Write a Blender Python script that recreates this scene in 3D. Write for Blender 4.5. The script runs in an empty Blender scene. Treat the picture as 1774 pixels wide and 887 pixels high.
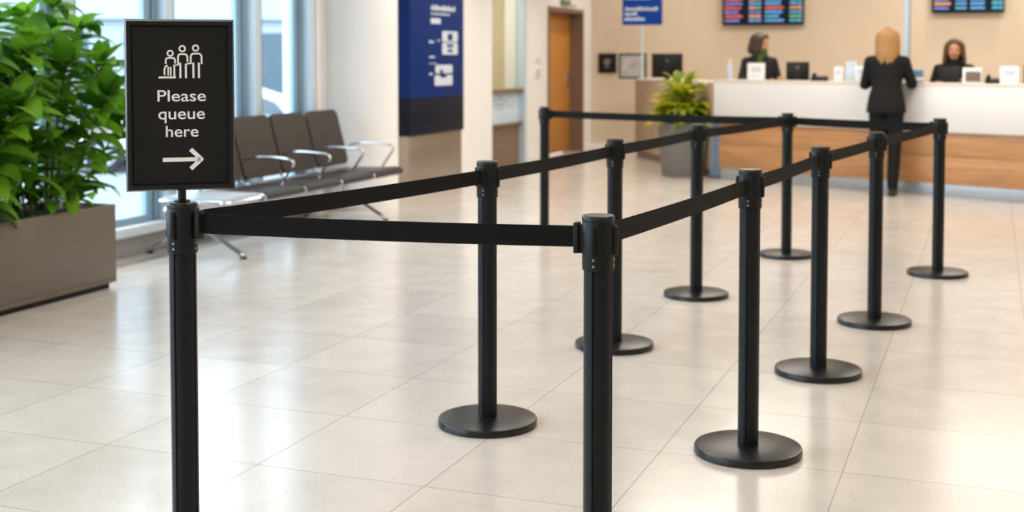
import bpy, bmesh, math, random
from mathutils import Vector, Matrix
R = math.radians
PI = math.pi
col = bpy.context.scene.collection
scene = bpy.context.scene

# ------------------------------------------------------------------ helpers
def lin(c):
    r = []
    for v in c:
        v /= 255.0
        r.append(v / 12.92 if v <= .04045 else ((v + .055) / 1.055) ** 2.4)
    return r

def mat(name, rgb, rough=.5, metal=0., var=.06, scale=12., bump=0., bscale=200., spec=.5, coat=0., stretch=(1, 1, 1)):
    m = bpy.data.materials.new(name); m.use_nodes = True
    nt = m.node_tree; b = nt.nodes['Principled BSDF']
    b.inputs['Roughness'].default_value = rough
    b.inputs['Metallic'].default_value = metal
    b.inputs['Specular IOR Level'].default_value = spec
    b.inputs['Coat Weight'].default_value = coat
    c = lin(rgb)
    tc = nt.nodes.new('ShaderNodeTexCoord'); mp = nt.nodes.new('ShaderNodeMapping')
    mp.inputs['Scale'].default_value = stretch
    nt.links.new(tc.outputs['Object'], mp.inputs['Vector'])
    n = nt.nodes.new('ShaderNodeTexNoise'); n.inputs['Scale'].default_value = scale; n.inputs['Detail'].default_value = 4
    nt.links.new(mp.outputs['Vector'], n.inputs['Vector'])
    mx = nt.nodes.new('ShaderNodeMix'); mx.data_type = 'RGBA'
    mx.inputs['A'].default_value = [max(0, x * (1 - var)) for x in c] + [1]
    mx.inputs['B'].default_value = [min(1, x * (1 + var)) for x in c] + [1]
    nt.links.new(n.outputs['Fac'], mx.inputs['Factor'])
    nt.links.new(mx.outputs['Result'], b.inputs['Base Color'])
    if bump:
        n2 = nt.nodes.new('ShaderNodeTexNoise'); n2.inputs['Scale'].default_value = bscale
        nt.links.new(mp.outputs['Vector'], n2.inputs['Vector'])
        bp = nt.nodes.new('ShaderNodeBump'); bp.inputs['Strength'].default_value = bump; bp.inputs['Distance'].default_value = .002
        nt.links.new(n2.outputs['Fac'], bp.inputs['Height']); nt.links.new(bp.outputs['Normal'], b.inputs['Normal'])
    return m

def emis(name, rgb, strength):
    m = mat(name, rgb, .5, spec=.15)
    b = m.node_tree.nodes['Principled BSDF']
    b.inputs['Emission Color'].default_value = lin(rgb) + [1]
    b.inputs['Emission Strength'].default_value = strength
    return m

def obj(name, bm, m, parent=None, smooth=True, loc=None, rot=None, angle=38):
    me = bpy.data.meshes.new(name)
    bm.normal_update(); bm.to_mesh(me); bm.free()
    for x in (m if isinstance(m, (list, tuple)) else [m]): me.materials.append(x)
    if smooth:
        me.shade_smooth(); me.set_sharp_from_angle(angle=R(angle))
    o = bpy.data.objects.new(name, me); col.objects.link(o)
    if parent: o.parent = parent
    if loc: o.location = loc
    if rot is not None: o.rotation_euler = rot if not isinstance(rot, (int, float)) else (0, 0, rot)
    return o

def tag(o, label=None, cat=None, group=None, kind=None):
    if label: o['label'] = label
    if cat: o['category'] = cat
    if group: o['group'] = group
    if kind: o['kind'] = kind
    return o

def thing(name, label, cat, loc=(0, 0, 0), rz=0., group=None):
    o = bpy.data.objects.new(name, None); col.objects.link(o)
    o.empty_display_size = .1
    o.location = loc; o.rotation_euler = (0, 0, rz)
    return tag(o, label, cat, group)

def dup(root, loc, rz, label, group=None):
    r = root.copy(); col.objects.link(r); r.location = loc; r.rotation_euler = (0, 0, rz)
    r['label'] = label
    if group: r['group'] = group
    for ch in list(root.children):
        c = ch.copy(); col.objects.link(c); c.parent = r
        for g in list(ch.children):
            d = g.copy(); col.objects.link(d); d.parent = c
    return r

def box(bm, c, s, bev=0., seg=2, rot=None, mi=0):
    r = bmesh.ops.create_cube(bm, size=1.)
    vs = r['verts']
    bmesh.ops.scale(bm, vec=Vector(s), verts=vs)
    if bev:
        es = list({e for v in vs for e in v.link_edges})
        q = bmesh.ops.bevel(bm, geom=es, offset=bev, segments=seg, affect='EDGES', profile=.5)
        vs = list({v for f in q['faces'] for v in f.verts} | {v for v in vs if v.is_valid})
    M = Matrix.Translation(Vector(c))
    if rot is not None: M = M @ rot
    bmesh.ops.transform(bm, matrix=M, verts=vs)
    if mi:
        for f in {f for v in vs for f in v.link_faces}: f.material_index = mi
    return vs

def box2(bm, lo, hi, bev=0., seg=2, mi=0):
    return box(bm, [(a + b) / 2 for a, b in zip(lo, hi)], [abs(b - a) for a, b in zip(lo, hi)], bev, seg, None, mi)

def lathe(bm, prof, n=32, c=(0, 0), axis=None):
    rings = []
    vs = []
    for r, z in prof:
        ring = [bm.verts.new((c[0] + r * math.cos(2 * PI * i / n), c[1] + r * math.sin(2 * PI * i / n), z)) for i in range(n)]
        rings.append(ring); vs += ring
    for a, b in zip(rings, rings[1:]):
        for i in range(n):
            bm.faces.new((a[i], a[(i + 1) % n], b[(i + 1) % n], b[i]))
    bm.faces.new(rings[0][::-1]); bm.faces.new(rings[-1])
    if axis is not None: bmesh.ops.transform(bm, matrix=axis, verts=vs)
    return vs

def loft(bm, rings, n=20):
    """rings: (centre, rx, ry[, xaxis, yaxis]) elliptic sections, capped."""
    out = []
    for rg in rings:
        c = Vector(rg[0]); xa = Vector(rg[3]) if len(rg) > 3 else Vector((1, 0, 0)); ya = Vector(rg[4]) if len(rg) > 4 else Vector((0, 1, 0))
        out.append([bm.verts.new(c + xa * rg[1] * math.cos(2 * PI * i / n) + ya * rg[2] * math.sin(2 * PI * i / n)) for i in range(n)])
    for a, b in zip(out, out[1:]):
        for i in range(n): bm.faces.new((a[i], a[(i + 1) % n], b[(i + 1) % n], b[i]))
    bm.faces.new(out[0][::-1]); bm.faces.new(out[-1])
    return [v for r in out for v in r]

def tube(bm, pts, rad, n=10, flat=1.):
    """tapered tube through points; rad scalar or list; flat squashes the second axis."""
    pts = [Vector(p) for p in pts]
    if isinstance(rad, (int, float)): rad = [rad] * len(pts)
    up = None; rings = []
    for i, p in enumerate(pts):
        t = (pts[min(i + 1, len(pts) - 1)] - pts[max(i - 1, 0)]).normalized()
        if up is None:
            up = Vector((0, 0, 1)) if abs(t.z) < .9 else Vector((0, 1, 0))
        x = t.cross(up).normalized(); y = x.cross(t).normalized(); up = y
        rings.append((p, rad[i], rad[i] * flat, x, y))
    return loft(bm, rings, n)

def ball(bm, c, r, sc=(1, 1, 1), u=16, v=10, rot=None):
    q = bmesh.ops.create_uvsphere(bm, u_segments=u, v_segments=v, radius=r)
    M = Matrix.Translation(Vector(c)) @ (rot if rot is not None else Matrix()) @ Matrix.Diagonal((*sc, 1))
    bmesh.ops.transform(bm, matrix=M, verts=q['verts'])
    return q['verts']

def prism(bm, pts, y0, y1):
    """outline in XZ extruded along Y"""
    a = [bm.verts.new((p[0], y0, p[1])) for p in pts]; b = [bm.verts.new((p[0], y1, p[1])) for p in pts]
    n = len(pts)
    for i in range(n): bm.faces.new((a[i], a[(i + 1) % n], b[(i + 1) % n], b[i]))
    bm.faces.new(a[::-1]); bm.faces.new(b)
    return a + b

def rrect(w, h, r, n=5, cx=0, cz=0):
    p = []
    for sx, sz, a0 in ((1, 1, 0), (-1, 1, 90), (-1, -1, 180), (1, -1, 270)):
        for i in range(n + 1):
            a = R(a0 + 90 * i / n)
            p.append((cx + sx * (w / 2 - r) + r * math.cos(a), cz + sz * (h / 2 - r) + r * math.sin(a)))
    return p

def smooth_path(pts, n=6):
    pts = [Vector(p) for p in pts]; out = []
    for i in range(len(pts) - 1):
        p0 = pts[max(i - 1, 0)]; p1 = pts[i]; p2 = pts[i + 1]; p3 = pts[min(i + 2, len(pts) - 1)]
        for k in range(n):
            t = k / n
            out.append(.5 * ((2 * p1) + (p2 - p0) * t + (2 * p0 - 5 * p1 + 4 * p2 - p3) * t * t + (3 * p1 - p0 - 3 * p2 + p3) * t ** 3))
    out.append(pts[-1])
    return out

def fuse(bm, voxel, iters=4, fac=.5):
    """weld overlapping closed shapes into one continuous surface; returns a new bmesh"""
    me = bpy.data.meshes.new('tmp'); bm.normal_update(); bmesh.ops.recalc_face_normals(bm, faces=bm.faces); bm.to_mesh(me); bm.free()
    o = bpy.data.objects.new('tmp', me); col.objects.link(o)
    r = o.modifiers.new('r', 'REMESH'); r.mode = 'VOXEL'; r.voxel_size = voxel
    if iters:
        s = o.modifiers.new('s', 'SMOOTH'); s.factor = fac; s.iterations = iters
    dg = bpy.context.evaluated_depsgraph_get(); dg.update()
    me2 = bpy.data.meshes.new_from_object(o.evaluated_get(dg))
    b = bmesh.new(); b.from_mesh(me2)
    bpy.data.objects.remove(o); bpy.data.meshes.remove(me); bpy.data.meshes.remove(me2)
    return b

# ------------------------------------------------------------------ room frame (a = metres in from the window wall, t = metres along it)
ROOM = (-2.62, 8.39); RZ = -R(20.76)
NA = Vector((math.cos(RZ), math.sin(RZ))); NV = Vector((-math.sin(RZ), math.cos(RZ)))
def W(a, t, z=0.):
    return (ROOM[0] + a * NA.x + t * NV.x, ROOM[1] + a * NA.y + t * NV.y, z)
O3 = (ROOM[0], ROOM[1], 0)

# ------------------------------------------------------------------ materials
black_paint = mat('black_powder_coat', (14, 18, 22), .40, 0, .05, 30, .12, 900, spec=.28)
black_base = mat('black_base_cover', (16, 19, 22), .3, 0, .05, 30, .1, 900, spec=.45)
black_plastic = mat('black_plastic', (12, 16, 19), .42, 0, .05, 30, .08, 900, spec=.28)
cap_plastic = mat('dark_cap_plastic', (28, 29, 31), .34, 0, .05, 30, spec=.4)
webbing = mat('black_webbing', (13, 13, 14), .7, 0, .12, 160, .3, 1400, spec=.18)
steel = mat('screw_steel', (150, 150, 150), .3, 1, .05)
poster = mat('black_poster', (28, 28, 28), .6, 0, .03, 5, spec=.2)
white_ink = mat('white_print', (245, 245, 245), .6, 0, .01)
wall_paint = mat('wall_paint', (220, 204, 182), .75, 0, .02, 3, .05, 120)
white_paint = mat('white_paint', (240, 239, 238), .7, 0, .015, 3, .05, 120)
ceiling_paint = mat('ceiling_paint', (238, 234, 228), .9, 0, .02)
frame_blue = mat('window_frame_metal', (142, 172, 190), .4, .3, .04)
fin_paint = mat('fin_metal', (198, 216, 228), .45, .2, .03)
fin_trim = mat('brown_gasket', (140, 110, 95), .6)
sill_white = mat('sill_white', (226, 232, 236), .4, 0, .02)
curb_stone = mat('curb_stone', (176, 172, 168), .5, 0, .05, 8)
planter_metal = mat('bronze_grey_metal', (118, 109, 100), .42, .55, .10, 3.5, .05, 300)
soil = mat('soil', (38, 30, 24), .95, 0, .5, 60, .6, 80)
chrome = mat('chrome', (200, 202, 206), .18, 1, .02)
leather = mat('dark_leather', (38, 32, 28), .36, 0, .10, 8, .12, 260, spec=.45)
table_top = mat('table_laminate', (196, 204, 210), .3, .3, .04)
sign_blue = mat('sign_blue', (2, 42, 112), .55, 0, .04, 2, spec=.2)
sign_blue2 = mat('sign_blue_bright', (4, 64, 158), .55, 0, .04, 2, spec=.2)
sign_navy = mat('sign_navy', (7, 15, 34), .5, 0, .08, 3, spec=.22)
stainless = mat('stainless', (176, 166, 154), .32, .75, .10, 2, .0, 1, stretch=(6, 6, .4))
print_white = mat('pale_print', (206, 216, 230), .6, 0, .03)
wood_door = mat('door_oak', (196, 134, 58), .5, 0, .12, 3, stretch=(6, 6, .6))
door_frame_m = mat('door_frame_brown', (128, 106, 88), .5, 0, .05)
counter_white = mat('counter_white', (226, 225, 224), .35, 0, .015)
counter_top = mat('counter_top_beige', (232, 220, 204), .35, 0, .03)
kick_m = mat('kick_grey_metal', (168, 174, 180), .35, .5, .05)
beige_panel = mat('beige_laminate', (186, 164, 140), .5, 0, .05, 4)
blue_panel_m = mat('blue_grey_panel', (116, 140, 172), .4, .1, .06)
dark_screen = mat('dark_screen', (14, 18, 26), .25, 0, .1, 3)
monitor_black = mat('monitor_black', (26, 25, 25), .5, 0, .08, spec=.25)
paper = mat('paper_white', (238, 236, 232), .7, 0, .015)
paper_print = mat('paper_print', (196, 206, 222), .7, 0, .2, 60)
acrylic = mat('clear_acrylic_tint', (198, 212, 226), .15, 0, .05)
pot_grey = mat('pot_grey', (118, 117, 116), .55, 0, .06, 6, .1, 120)
skin_m = mat('skin', (214, 160, 128), .5, 0, .05, 10)
suit_black = mat('black_suit', (17, 17, 19), .8, 0, .1, 60, .2, 400, spec=.3)
suit_grey = mat('charcoal_suit', (40, 41, 44), .8, 0, .1, 60, .2, 400, spec=.3)
scarf_green = mat('green_scarf', (62, 92, 48), .8, 0, .2, 30)
hair_blond = mat('blond_hair', (168, 124, 76), .5, 0, .25, 40, stretch=(1, 1, .12))
hair_brown = mat('brown_hair', (62, 42, 30), .5, 0, .25, 40, stretch=(1, 1, .12))
hair_mid = mat('chestnut_hair', (98, 66, 42), .5, 0, .25, 40, stretch=(1, 1, .12))
shoe_m = mat('black_shoe', (16, 16, 17), .35)
lip_m = mat('lip', (178, 98, 90), .5)
eye_m = mat('eye_dark', (46, 34, 28), .2)
car_paint = mat('white_car_paint', (240, 242, 245), .25, 0, .01, coat=.5)
car_glass = mat('car_glass', (60, 78, 90), .1)
tyre_m = mat('tyre', (30, 30, 32), .8)
asphalt = mat('asphalt', (118, 128, 136), .85, 0, .12, 2)
ext_pale = mat('pale_render', (156, 170, 180), .8, 0, .05, .5)
ext_dark = mat('blue_grey_facade', (56, 84, 100), .4, 0, .1, 1)
ext_mid = mat('grey_green_facade', (104, 124, 130), .6, 0, .1, 1)
hatch_room_m = mat('hatch_room_paint', (206, 196, 168), .8, 0, .06, 2)
card_blue = mat('pale_blue_board', (206, 226, 240), .4, 0, .05, 3)
bag_blue = mat('blue_card', (92, 134, 178), .6, 0, .05)

def plain_wood(name, rgb):
    m = mat(name, rgb, .42)
    nt = m.node_tree; b = nt.nodes['Principled BSDF']
    tc = nt.nodes.new('ShaderNodeTexCoord'); mp = nt.nodes.new('ShaderNodeMapping'); mp.inputs['Scale'].default_value = (.7, 8, 9)
    nt.links.new(tc.outputs['Object'], mp.inputs['Vector'])
    n = nt.nodes.new('ShaderNodeTexNoise'); n.inputs['Scale'].default_value = 3; n.inputs['Detail'].default_value = 8; n.inputs['Distortion'].default_value = .6
    nt.links.new(mp.outputs['Vector'], n.inputs['Vector'])
    cr = nt.nodes.new('ShaderNodeValToRGB'); c = lin(rgb)
    cr.color_ramp.elements[0].position = .3; cr.color_ramp.elements[0].color = [x * .74 for x in c] + [1]
    cr.color_ramp.elements[1].position = .75; cr.color_ramp.elements[1].color = [min(1, x * 1.16) for x in c] + [1]
    nt.links.new(n.outputs['Fac'], cr.inputs['Fac']); nt.links.new(cr.outputs['Color'], b.inputs['Base Color'])
    return m
counter_wood = plain_wood('counter_oak', (194, 142, 94))

def glass_mat(name, tint=(.93, .97, 1.), refl=1.):
    m = bpy.data.materials.new(name); m.use_nodes = True; nt = m.node_tree
    nt.nodes.remove(nt.nodes['Principled BSDF'])
    out = nt.nodes['Material Output']
    tr = nt.nodes.new('ShaderNodeBsdfTransparent'); tr.inputs['Color'].default_value = (*tint, 1)
    gl = nt.nodes.new('ShaderNodeBsdfGlossy'); gl.inputs['Roughness'].default_value = .02
    lw = nt.nodes.new('ShaderNodeLayerWeight'); lw.inputs['Blend'].default_value = .5
    pw = nt.nodes.new('ShaderNodeMath'); pw.operation = 'POWER'; pw.inputs[1].default_value = 5
    nt.links.new(lw.outputs['Facing'], pw.inputs[0])
    fr = nt.nodes.new('ShaderNodeMath'); fr.operation = 'MULTIPLY_ADD'; fr.inputs[1].default_value = .90; fr.inputs[2].default_value = .03
    nt.links.new(pw.outputs[0], fr.inputs[0])
    mx = nt.nodes.new('ShaderNodeMixShader')
    nt.links.new(fr.outputs[0], mx.inputs['Fac']); nt.links.new(tr.outputs[0], mx.inputs[1]); nt.links.new(gl.outputs[0], mx.inputs[2])
    nt.links.new(mx.outputs[0], out.inputs['Surface'])
    return m
glass = glass_mat('window_glass')
hatch_glass = glass_mat('hatch_glass', (.96, .96, .94))

def leaf_mat(name, dark, light, yellow=None, thr=.6, nscale=5.):
    m = bpy.data.materials.new(name); m.use_nodes = True; nt = m.node_tree
    b = nt.nodes['Principled BSDF']; out = nt.nodes['Material Output']
    b.inputs['Roughness'].default_value = .38
    oi = nt.nodes.new('ShaderNodeNewGeometry'); tc = nt.nodes.new('ShaderNodeTexCoord')
    n = nt.nodes.new('ShaderNodeTexNoise'); n.inputs['Scale'].default_value = nscale; n.inputs['Detail'].default_value = 3
    nt.links.new(tc.outputs['Object'], n.inputs['Vector'])
    ad = nt.nodes.new('ShaderNodeMath'); ad.operation = 'MULTIPLY_ADD'; ad.inputs[1].default_value = .55
    nt.links.new(oi.outputs['Random Per Island'], ad.inputs[0])
    m2 = nt.nodes.new('ShaderNodeMath'); m2.operation = 'MULTIPLY'; m2.inputs[1].default_value = .5
    nt.links.new(n.outputs['Fac'], m2.inputs[0]); nt.links.new(m2.outputs[0], ad.inputs[2])
    cr = nt.nodes.new('ShaderNodeValToRGB')
    cr.color_ramp.elements[0].position = .2; cr.color_ramp.elements[0].color = lin(dark) + [1]
    cr.color_ramp.elements[1].position = .7; cr.color_ramp.elements[1].color = lin(light) + [1]
    if yellow:
        cr.color_ramp.elements[0].position = .15; cr.color_ramp.elements[1].position = .5; e = cr.color_ramp.elements.new(.84); e.color = lin(yellow) + [1]
    nt.links.new(ad.outputs[0], cr.inputs['Fac']); nt.links.new(cr.outputs['Color'], b.inputs['Base Color'])
    tl = nt.nodes.new('ShaderNodeBsdfTranslucent'); nt.links.new(cr.outputs['Color'], tl.inputs['Color'])
    mx = nt.nodes.new('ShaderNodeMixShader'); mx.inputs['Fac'].default_value = .5
    nt.links.new(b.outputs[0], mx.inputs[1]); nt.links.new(tl.outputs[0], mx.inputs[2]); nt.links.new(mx.outputs[0], out.inputs['Surface'])
    return m
leaf_green = leaf_mat('broad_leaf', (28, 86, 16), (122, 178, 46))
leaf_yellow = leaf_mat('variegated_leaf', (92, 132, 28), (172, 186, 42), (244, 218, 76), nscale=9)
stem_m = mat('plant_stem', (88, 104, 52), .6)

def floor_mat():
    m = bpy.data.materials.new('terrazzo_tiles'); m.use_nodes = True; nt = m.node_tree; L = nt.links
    b = nt.nodes['Principled BSDF']
    tc = nt.nodes.new('ShaderNodeTexCoord'); mp = nt.nodes.new('ShaderNodeMapping')
    mp.inputs['Location'].default_value = (-.19, -.222, 0)
    L.new(tc.outputs['Object'], mp.inputs['Vector'])
    br = nt.nodes.new('ShaderNodeTexBrick'); br.offset = 0; br.squash = 1
    br.inputs['Scale'].default_value = 1; br.inputs['Brick Width'].default_value = .6; br.inputs['Row Height'].default_value = .6
    br.inputs['Mortar Size'].default_value = .0022; br.inputs['Mortar Smooth'].default_value = .2
    br.inputs['Color1'].default_value = lin((203, 194, 184)) + [1]; br.inputs['Color2'].default_value = lin((211, 202, 192)) + [1]
    br.inputs['Mortar'].default_value = lin((160, 152, 144)) + [1]
    L.new(mp.outputs['Vector'], br.inputs['Vector'])
    n = nt.nodes.new('ShaderNodeTexNoise'); n.inputs['Scale'].default_value = 5; n.inputs['Detail'].default_value = 6
    L.new(tc.outputs['Object'], n.inputs['Vector'])
    r1 = nt.nodes.new('ShaderNodeMapRange'); r1.inputs['From Min'].default_value = .3; r1.inputs['From Max'].default_value = .7
    r1.inputs['To Min'].default_value = .93; r1.inputs['To Max'].default_value = 1.04
    L.new(n.outputs['Fac'], r1.inputs['Value'])
    vo = nt.nodes.new('ShaderNodeTexNoise'); vo.inputs['Scale'].default_value = 85; vo.inputs['Detail'].default_value = 2
    L.new(tc.outputs['Object'], vo.inputs['Vector'])
    r2 = nt.nodes.new('ShaderNodeMapRange'); r2.inputs['From Min'].default_value = .28; r2.inputs['From Max'].default_value = .40
    r2.inputs['To Min'].default_value = .76; r2.inputs['To Max'].default_value = 1.
    L.new(vo.outputs['Fac'], r2.inputs['Value'])
    mu = nt.nodes.new('ShaderNodeMath'); mu.operation = 'MULTIPLY'; L.new(r1.outputs[0], mu.inputs[0]); L.new(r2.outputs[0], mu.inputs[1])
    vm = nt.nodes.new('ShaderNodeVectorMath'); vm.operation = 'SCALE'
    L.new(br.outputs['Color'], vm.inputs[0]); L.new(mu.outputs[0], vm.inputs['Scale'])
    L.new(vm.outputs['Vector'], b.inputs['Base Color'])
    b.inputs['Roughness'].default_value = .24
    r3 = nt.nodes.new('ShaderNodeMapRange'); r3.inputs['To Min'].default_value = .17; r3.inputs['To Max'].default_value = .23
    L.new(n.outputs['Fac'], r3.inputs['Value']); L.new(r3.outputs[0], b.inputs['Roughness'])
    bp = nt.nodes.new('ShaderNodeBump'); bp.inputs['Strength'].default_value = .25; bp.inputs['Distance'].default_value = .002; bp.invert = True
    L.new(br.outputs['Fac'], bp.inputs['Height']); L.new(bp.outputs['Normal'], b.inputs['Normal'])
    return m

def S(o): o['kind'] = 'structure'; return o
def struct(name, bm, m, smooth=False, parent=None):
    o = obj(name, bm, m, parent, smooth)
    if parent is None:
        o.location = O3; o.rotation_euler = (0, 0, RZ); S(o)
    return o

# ------------------------------------------------------------------ SETTING (room-local coordinates a, t, z)
T0, T1, A1, CZ = -10., 10.6, 10., 3.4
b = bmesh.new(); box2(b, (-.3, T0, -.15), (A1, T1, 0)); struct('floor', b, floor_mat())
b = bmesh.new(); box2(b, (-.35, T0 - .2, CZ), (A1 + .2, T1 + .2, CZ + .2)); struct('ceiling', b, ceiling_paint)
b = bmesh.new(); box2(b, (-.35, T1, -.1), (A1 + .2, T1 + .2, CZ)); struct('wall_back', b, wall_paint)
b = bmesh.new(); box2(b, (A1, T0, -.1), (A1 + .2, T1, CZ)); struct('wall_right', b, wall_paint)
b = bmesh.new(); box2(b, (-.35, T0 - .2, -.1), (A1 + .2, T0, CZ)); struct('wall_front', b, wall_paint)
HT0, HT1 = 6.53, 7.93; DT0, DT1 = 8.69, 10.22
b = bmesh.new()
box2(b, (-.3, 2.62, 0), (0, HT0, CZ)); box2(b, (-.3, HT0, 2.5), (0, HT1, CZ)); box2(b, (-.3, HT1, 0), (0, DT0, CZ))
box2(b, (-.3, DT0, 1.99), (0, DT1, CZ)); box2(b, (-.3, DT1, 0), (0, T1, CZ))
struct('wall_left', b, white_paint)
b = bmesh.new(); box2(b, (.0, 5.56, 0), (.10, 6.5, CZ), .01); struct('wall_pier', b, white_paint)
b = bmesh.new(); box2(b, (-.3, T0, 0), (.03, 2.62, .13), .004); struct('trim_1', b, curb_stone)
b = bmesh.new(); box2(b, (-.3, T0, .13), (.07, 2.62, .20), .01); struct('window_sill', b, sill_white)
b = bmesh.new(); box2(b, (.20, -8, 0), (.27, 2.4, .006)); struct('trim_2', b, stainless)
# round column
b = bmesh.new(); lathe(b, [(.345, 0), (.345, CZ)], 64)
o = obj('column', b, white_paint); o.location = W(.15, 3.16); S(o)
# baseboards
b = bmesh.new()
for t0, t1 in ((2.7, 2.85), (6.5, HT0), (HT1, DT0), (DT1, T1)): box2(b, (0, t0, 0), (.015, t1, .09))
struct('baseboard_left', b, white_paint)
b = bmesh.new(); box2(b, (.02, T1 - .015, 0), (A1, T1, .09)); struct('baseboard_back', b, white_paint)

# window bays: mullion (dark frame + pale fin), frame, pane
fins = [-8.9, -7.85, -6.8, -5.75, -4.7, -3.65, -2.62, -1.6, -.566, .45, 1.58, 2.43]     # near face of each fin
for i in range(len(fins) - 1):
    lo, hi = fins[i] + .08, fins[i + 1]
    b = bmesh.new()
    box2(b, (-.06, lo, .20), (-.005, lo + .025, 3.36)); box2(b, (-.06, hi - .045, .20), (.0, hi, 3.36), .004); box2(b, (-.06, hi - .12, .20), (-.012, hi - .052, 3.36), .006)
    box2(b, (-.06, lo + .025, .20), (-.005, hi - .12, .25)); box2(b, (-.06, lo + .025, 3.31), (-.005, hi - .12, 3.36)); box2(b, (-.06, hi - .053, .20), (-.03, hi - .044, 3.36))
    w = struct('window_%d' % (i + 1), b, frame_blue)
    b = bmesh.new(); box2(b, (-.040, lo + .025, .25), (-.030, hi - .12, 3.31)); obj('pane', b, glass, w, False)
    b = bmesh.new(); box2(b, (-.12, hi, .20), (.085, hi + .08, CZ), .005); obj('mullion', b, fin_paint, w)
    b = bmesh.new(); box2(b, (.07, hi + .08, .20), (.084, hi + .09, CZ)); obj('gasket', b, fin_trim, w, False)
    if hi < .5:
        b = bmesh.new(); box2(b, (-.055, lo + .025, .84), (-.012, hi - .12, .90), .006); obj('transom', b, [sill_white], w)

# service hatch with glazing (window into a small office)
b = bmesh.new()
box2(b, (-2.0, HT0 - .6, 0), (-1.9, HT1 + .6, 2.6)); box2(b, (-1.9, HT0 - .6, 0), (-.31, HT0 - .5, 2.6)); box2(b, (-1.9, HT1 + .5, 0), (-.31, HT1 + .6, 2.6))
box2(b, (-2.0, HT0 - .6, 2.6), (-.31, HT1 + .6, 2.7)); box2(b, (-2.0, HT0 - .6, -.1), (-.31, HT1 + .6, -.0))
struct('wall_office', b, hatch_room_m)
b = bmesh.new()
box2(b, (-.14, HT1 - .05, 0), (-.02, HT1 - .002, 2.5)); box2(b, (-.14, HT0 + .002, 0), (-.02, HT0 + .05, 2.5)); box2(b, (-.14, HT0 + .05, 2.44), (-.02, HT1 - .05, 2.5))
w = struct('window_20', b, fin_paint)
b = bmesh.new(); box2(b, (-.14, HT0 + .05, .90), (-.02, HT1 - .05, .945), .006); box2(b, (-.14, HT0 + .05, .50), (-.04, HT1 - .05, .53), .006); obj('rail', b, door_frame_m, w)
b = bmesh.new(); box2(b, (-.125, HT0 + .05, .945), (-.113, HT1 - .05, 2.44)); obj('pane', b, hatch_glass, w, False)
b = bmesh.new(); box2(b, (-.13, HT0 + .05, .53), (-.10, HT1 - .05, .90)); obj('notice_panel', b, card_blue, w, False)
b = bmesh.new(); box2(b, (-.13, HT0 + .05, 0.0), (-.09, HT1 - .05, .50)); obj('lower_panel', b, door_frame_m, w, False)
b = bmesh.new()
for k in range(3): box2(b, (-.1, 7.0 + .07 * k, .80 - .05 * k), (-.0985, 7.5 - .08 * k, .815 - .05 * k))
box2(b, (-.1, 7.2, .83), (-.0985, 7.28, .87)); box2(b, (-.1, 6.75, .765), (-.0985, 6.95, .772))
obj('notice_print', b, mat('notice_ink', (140, 168, 188), .6), w, False)
# filing cabinet seen through the hatch
t = thing('filing_cabinet', 'grey green filing cabinet in the office behind the hatch glass', 'cabinet', W(-1.62, 7.75), RZ)
b = bmesh.new(); box2(b, (-.25, -.3, 0), (.25, .3, 1.5), .01); obj('body', b, mat('cabinet_grey', (142, 142, 122), .5), t)
for k in range(4):
    b = bmesh.new(); box2(b, (.25, -.28, .06 + .36 * k), (.27, .28, .39 + .36 * k), .006); d_ = obj('drawer', b, mat('drawer_grey', (150, 150, 130), .5), t)
    b = bmesh.new(); box2(b, (.27, -.07, .24 + .36 * k), (.29, .07, .26 + .36 * k), .004); obj('handle', b, chrome, d_)

# wooden door
b = bmesh.new()
box2(b, (-.29, DT1 - .055, 0), (.015, DT1 - .002, 1.988), .004); box2(b, (-.29, DT0 + .002, 0), (.015, DT0 + .05, 1.988), .004); box2(b, (-.29, DT0 + .05, 1.93), (.015, DT1 - .055, 1.988), .004)
w = struct('door_1', b, door_frame_m)
b = bmesh.new(); box2(b, (-.22, DT0 + .055, .008), (-.175, DT1 - .06, 1.925), .004); lf = obj('door_leaf', b, wood_door, w)
b = bmesh.new(); box2(b, (-.176, DT1 - .2, .9), (-.168, DT1 - .13, 1.12), .003); tube(b, [(-.17, DT1 - .165, 1.03), (-.12, DT1 - .165, 1.03), (-.115, DT1 - .30, 1.03)], .011, 8); obj('handle', b, chrome, lf)
b = bmesh.new(); box2(b, (-.176, DT0 + .16, 1.3), (-.170, DT0 + .26, 1.7), .003); obj('vision_strip', b, dark_screen, lf)
b = bmesh.new(); box2(b, (.0, 9.2, 2.03), (.06, 9.5, 2.10), .01); tube(b, [(.03, 9.4, 2.03), (.05, 9.75, 2.02)], .01, 6); obj('closer', b, mat('closer_green', (120, 136, 110), .5), w)

# ------------------------------------------------------------------ STANCHIONS
HP = .96
def notched_pole(bm, r, z0, z1, n=96):
    ring0, ring1 = [], []
    for i in range(n):
        a = 2 * PI * i / n
        d = abs(((a + PI / 4) % (PI / 2)) - PI / 4) * r
        rr = r - (.004 if d < .003 else 0)
        ring0.append(bm.verts.new((rr * math.cos(a), rr * math.sin(a), z0))); ring1.append(bm.verts.new((rr * math.cos(a), rr * math.sin(a), z1)))
    for i in range(n): bm.faces.new((ring0[i], ring0[(i + 1) % n], ring1[(i + 1) % n], ring1[i]))
    bm.faces.new(ring0[::-1]); bm.faces.new(ring1)

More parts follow.
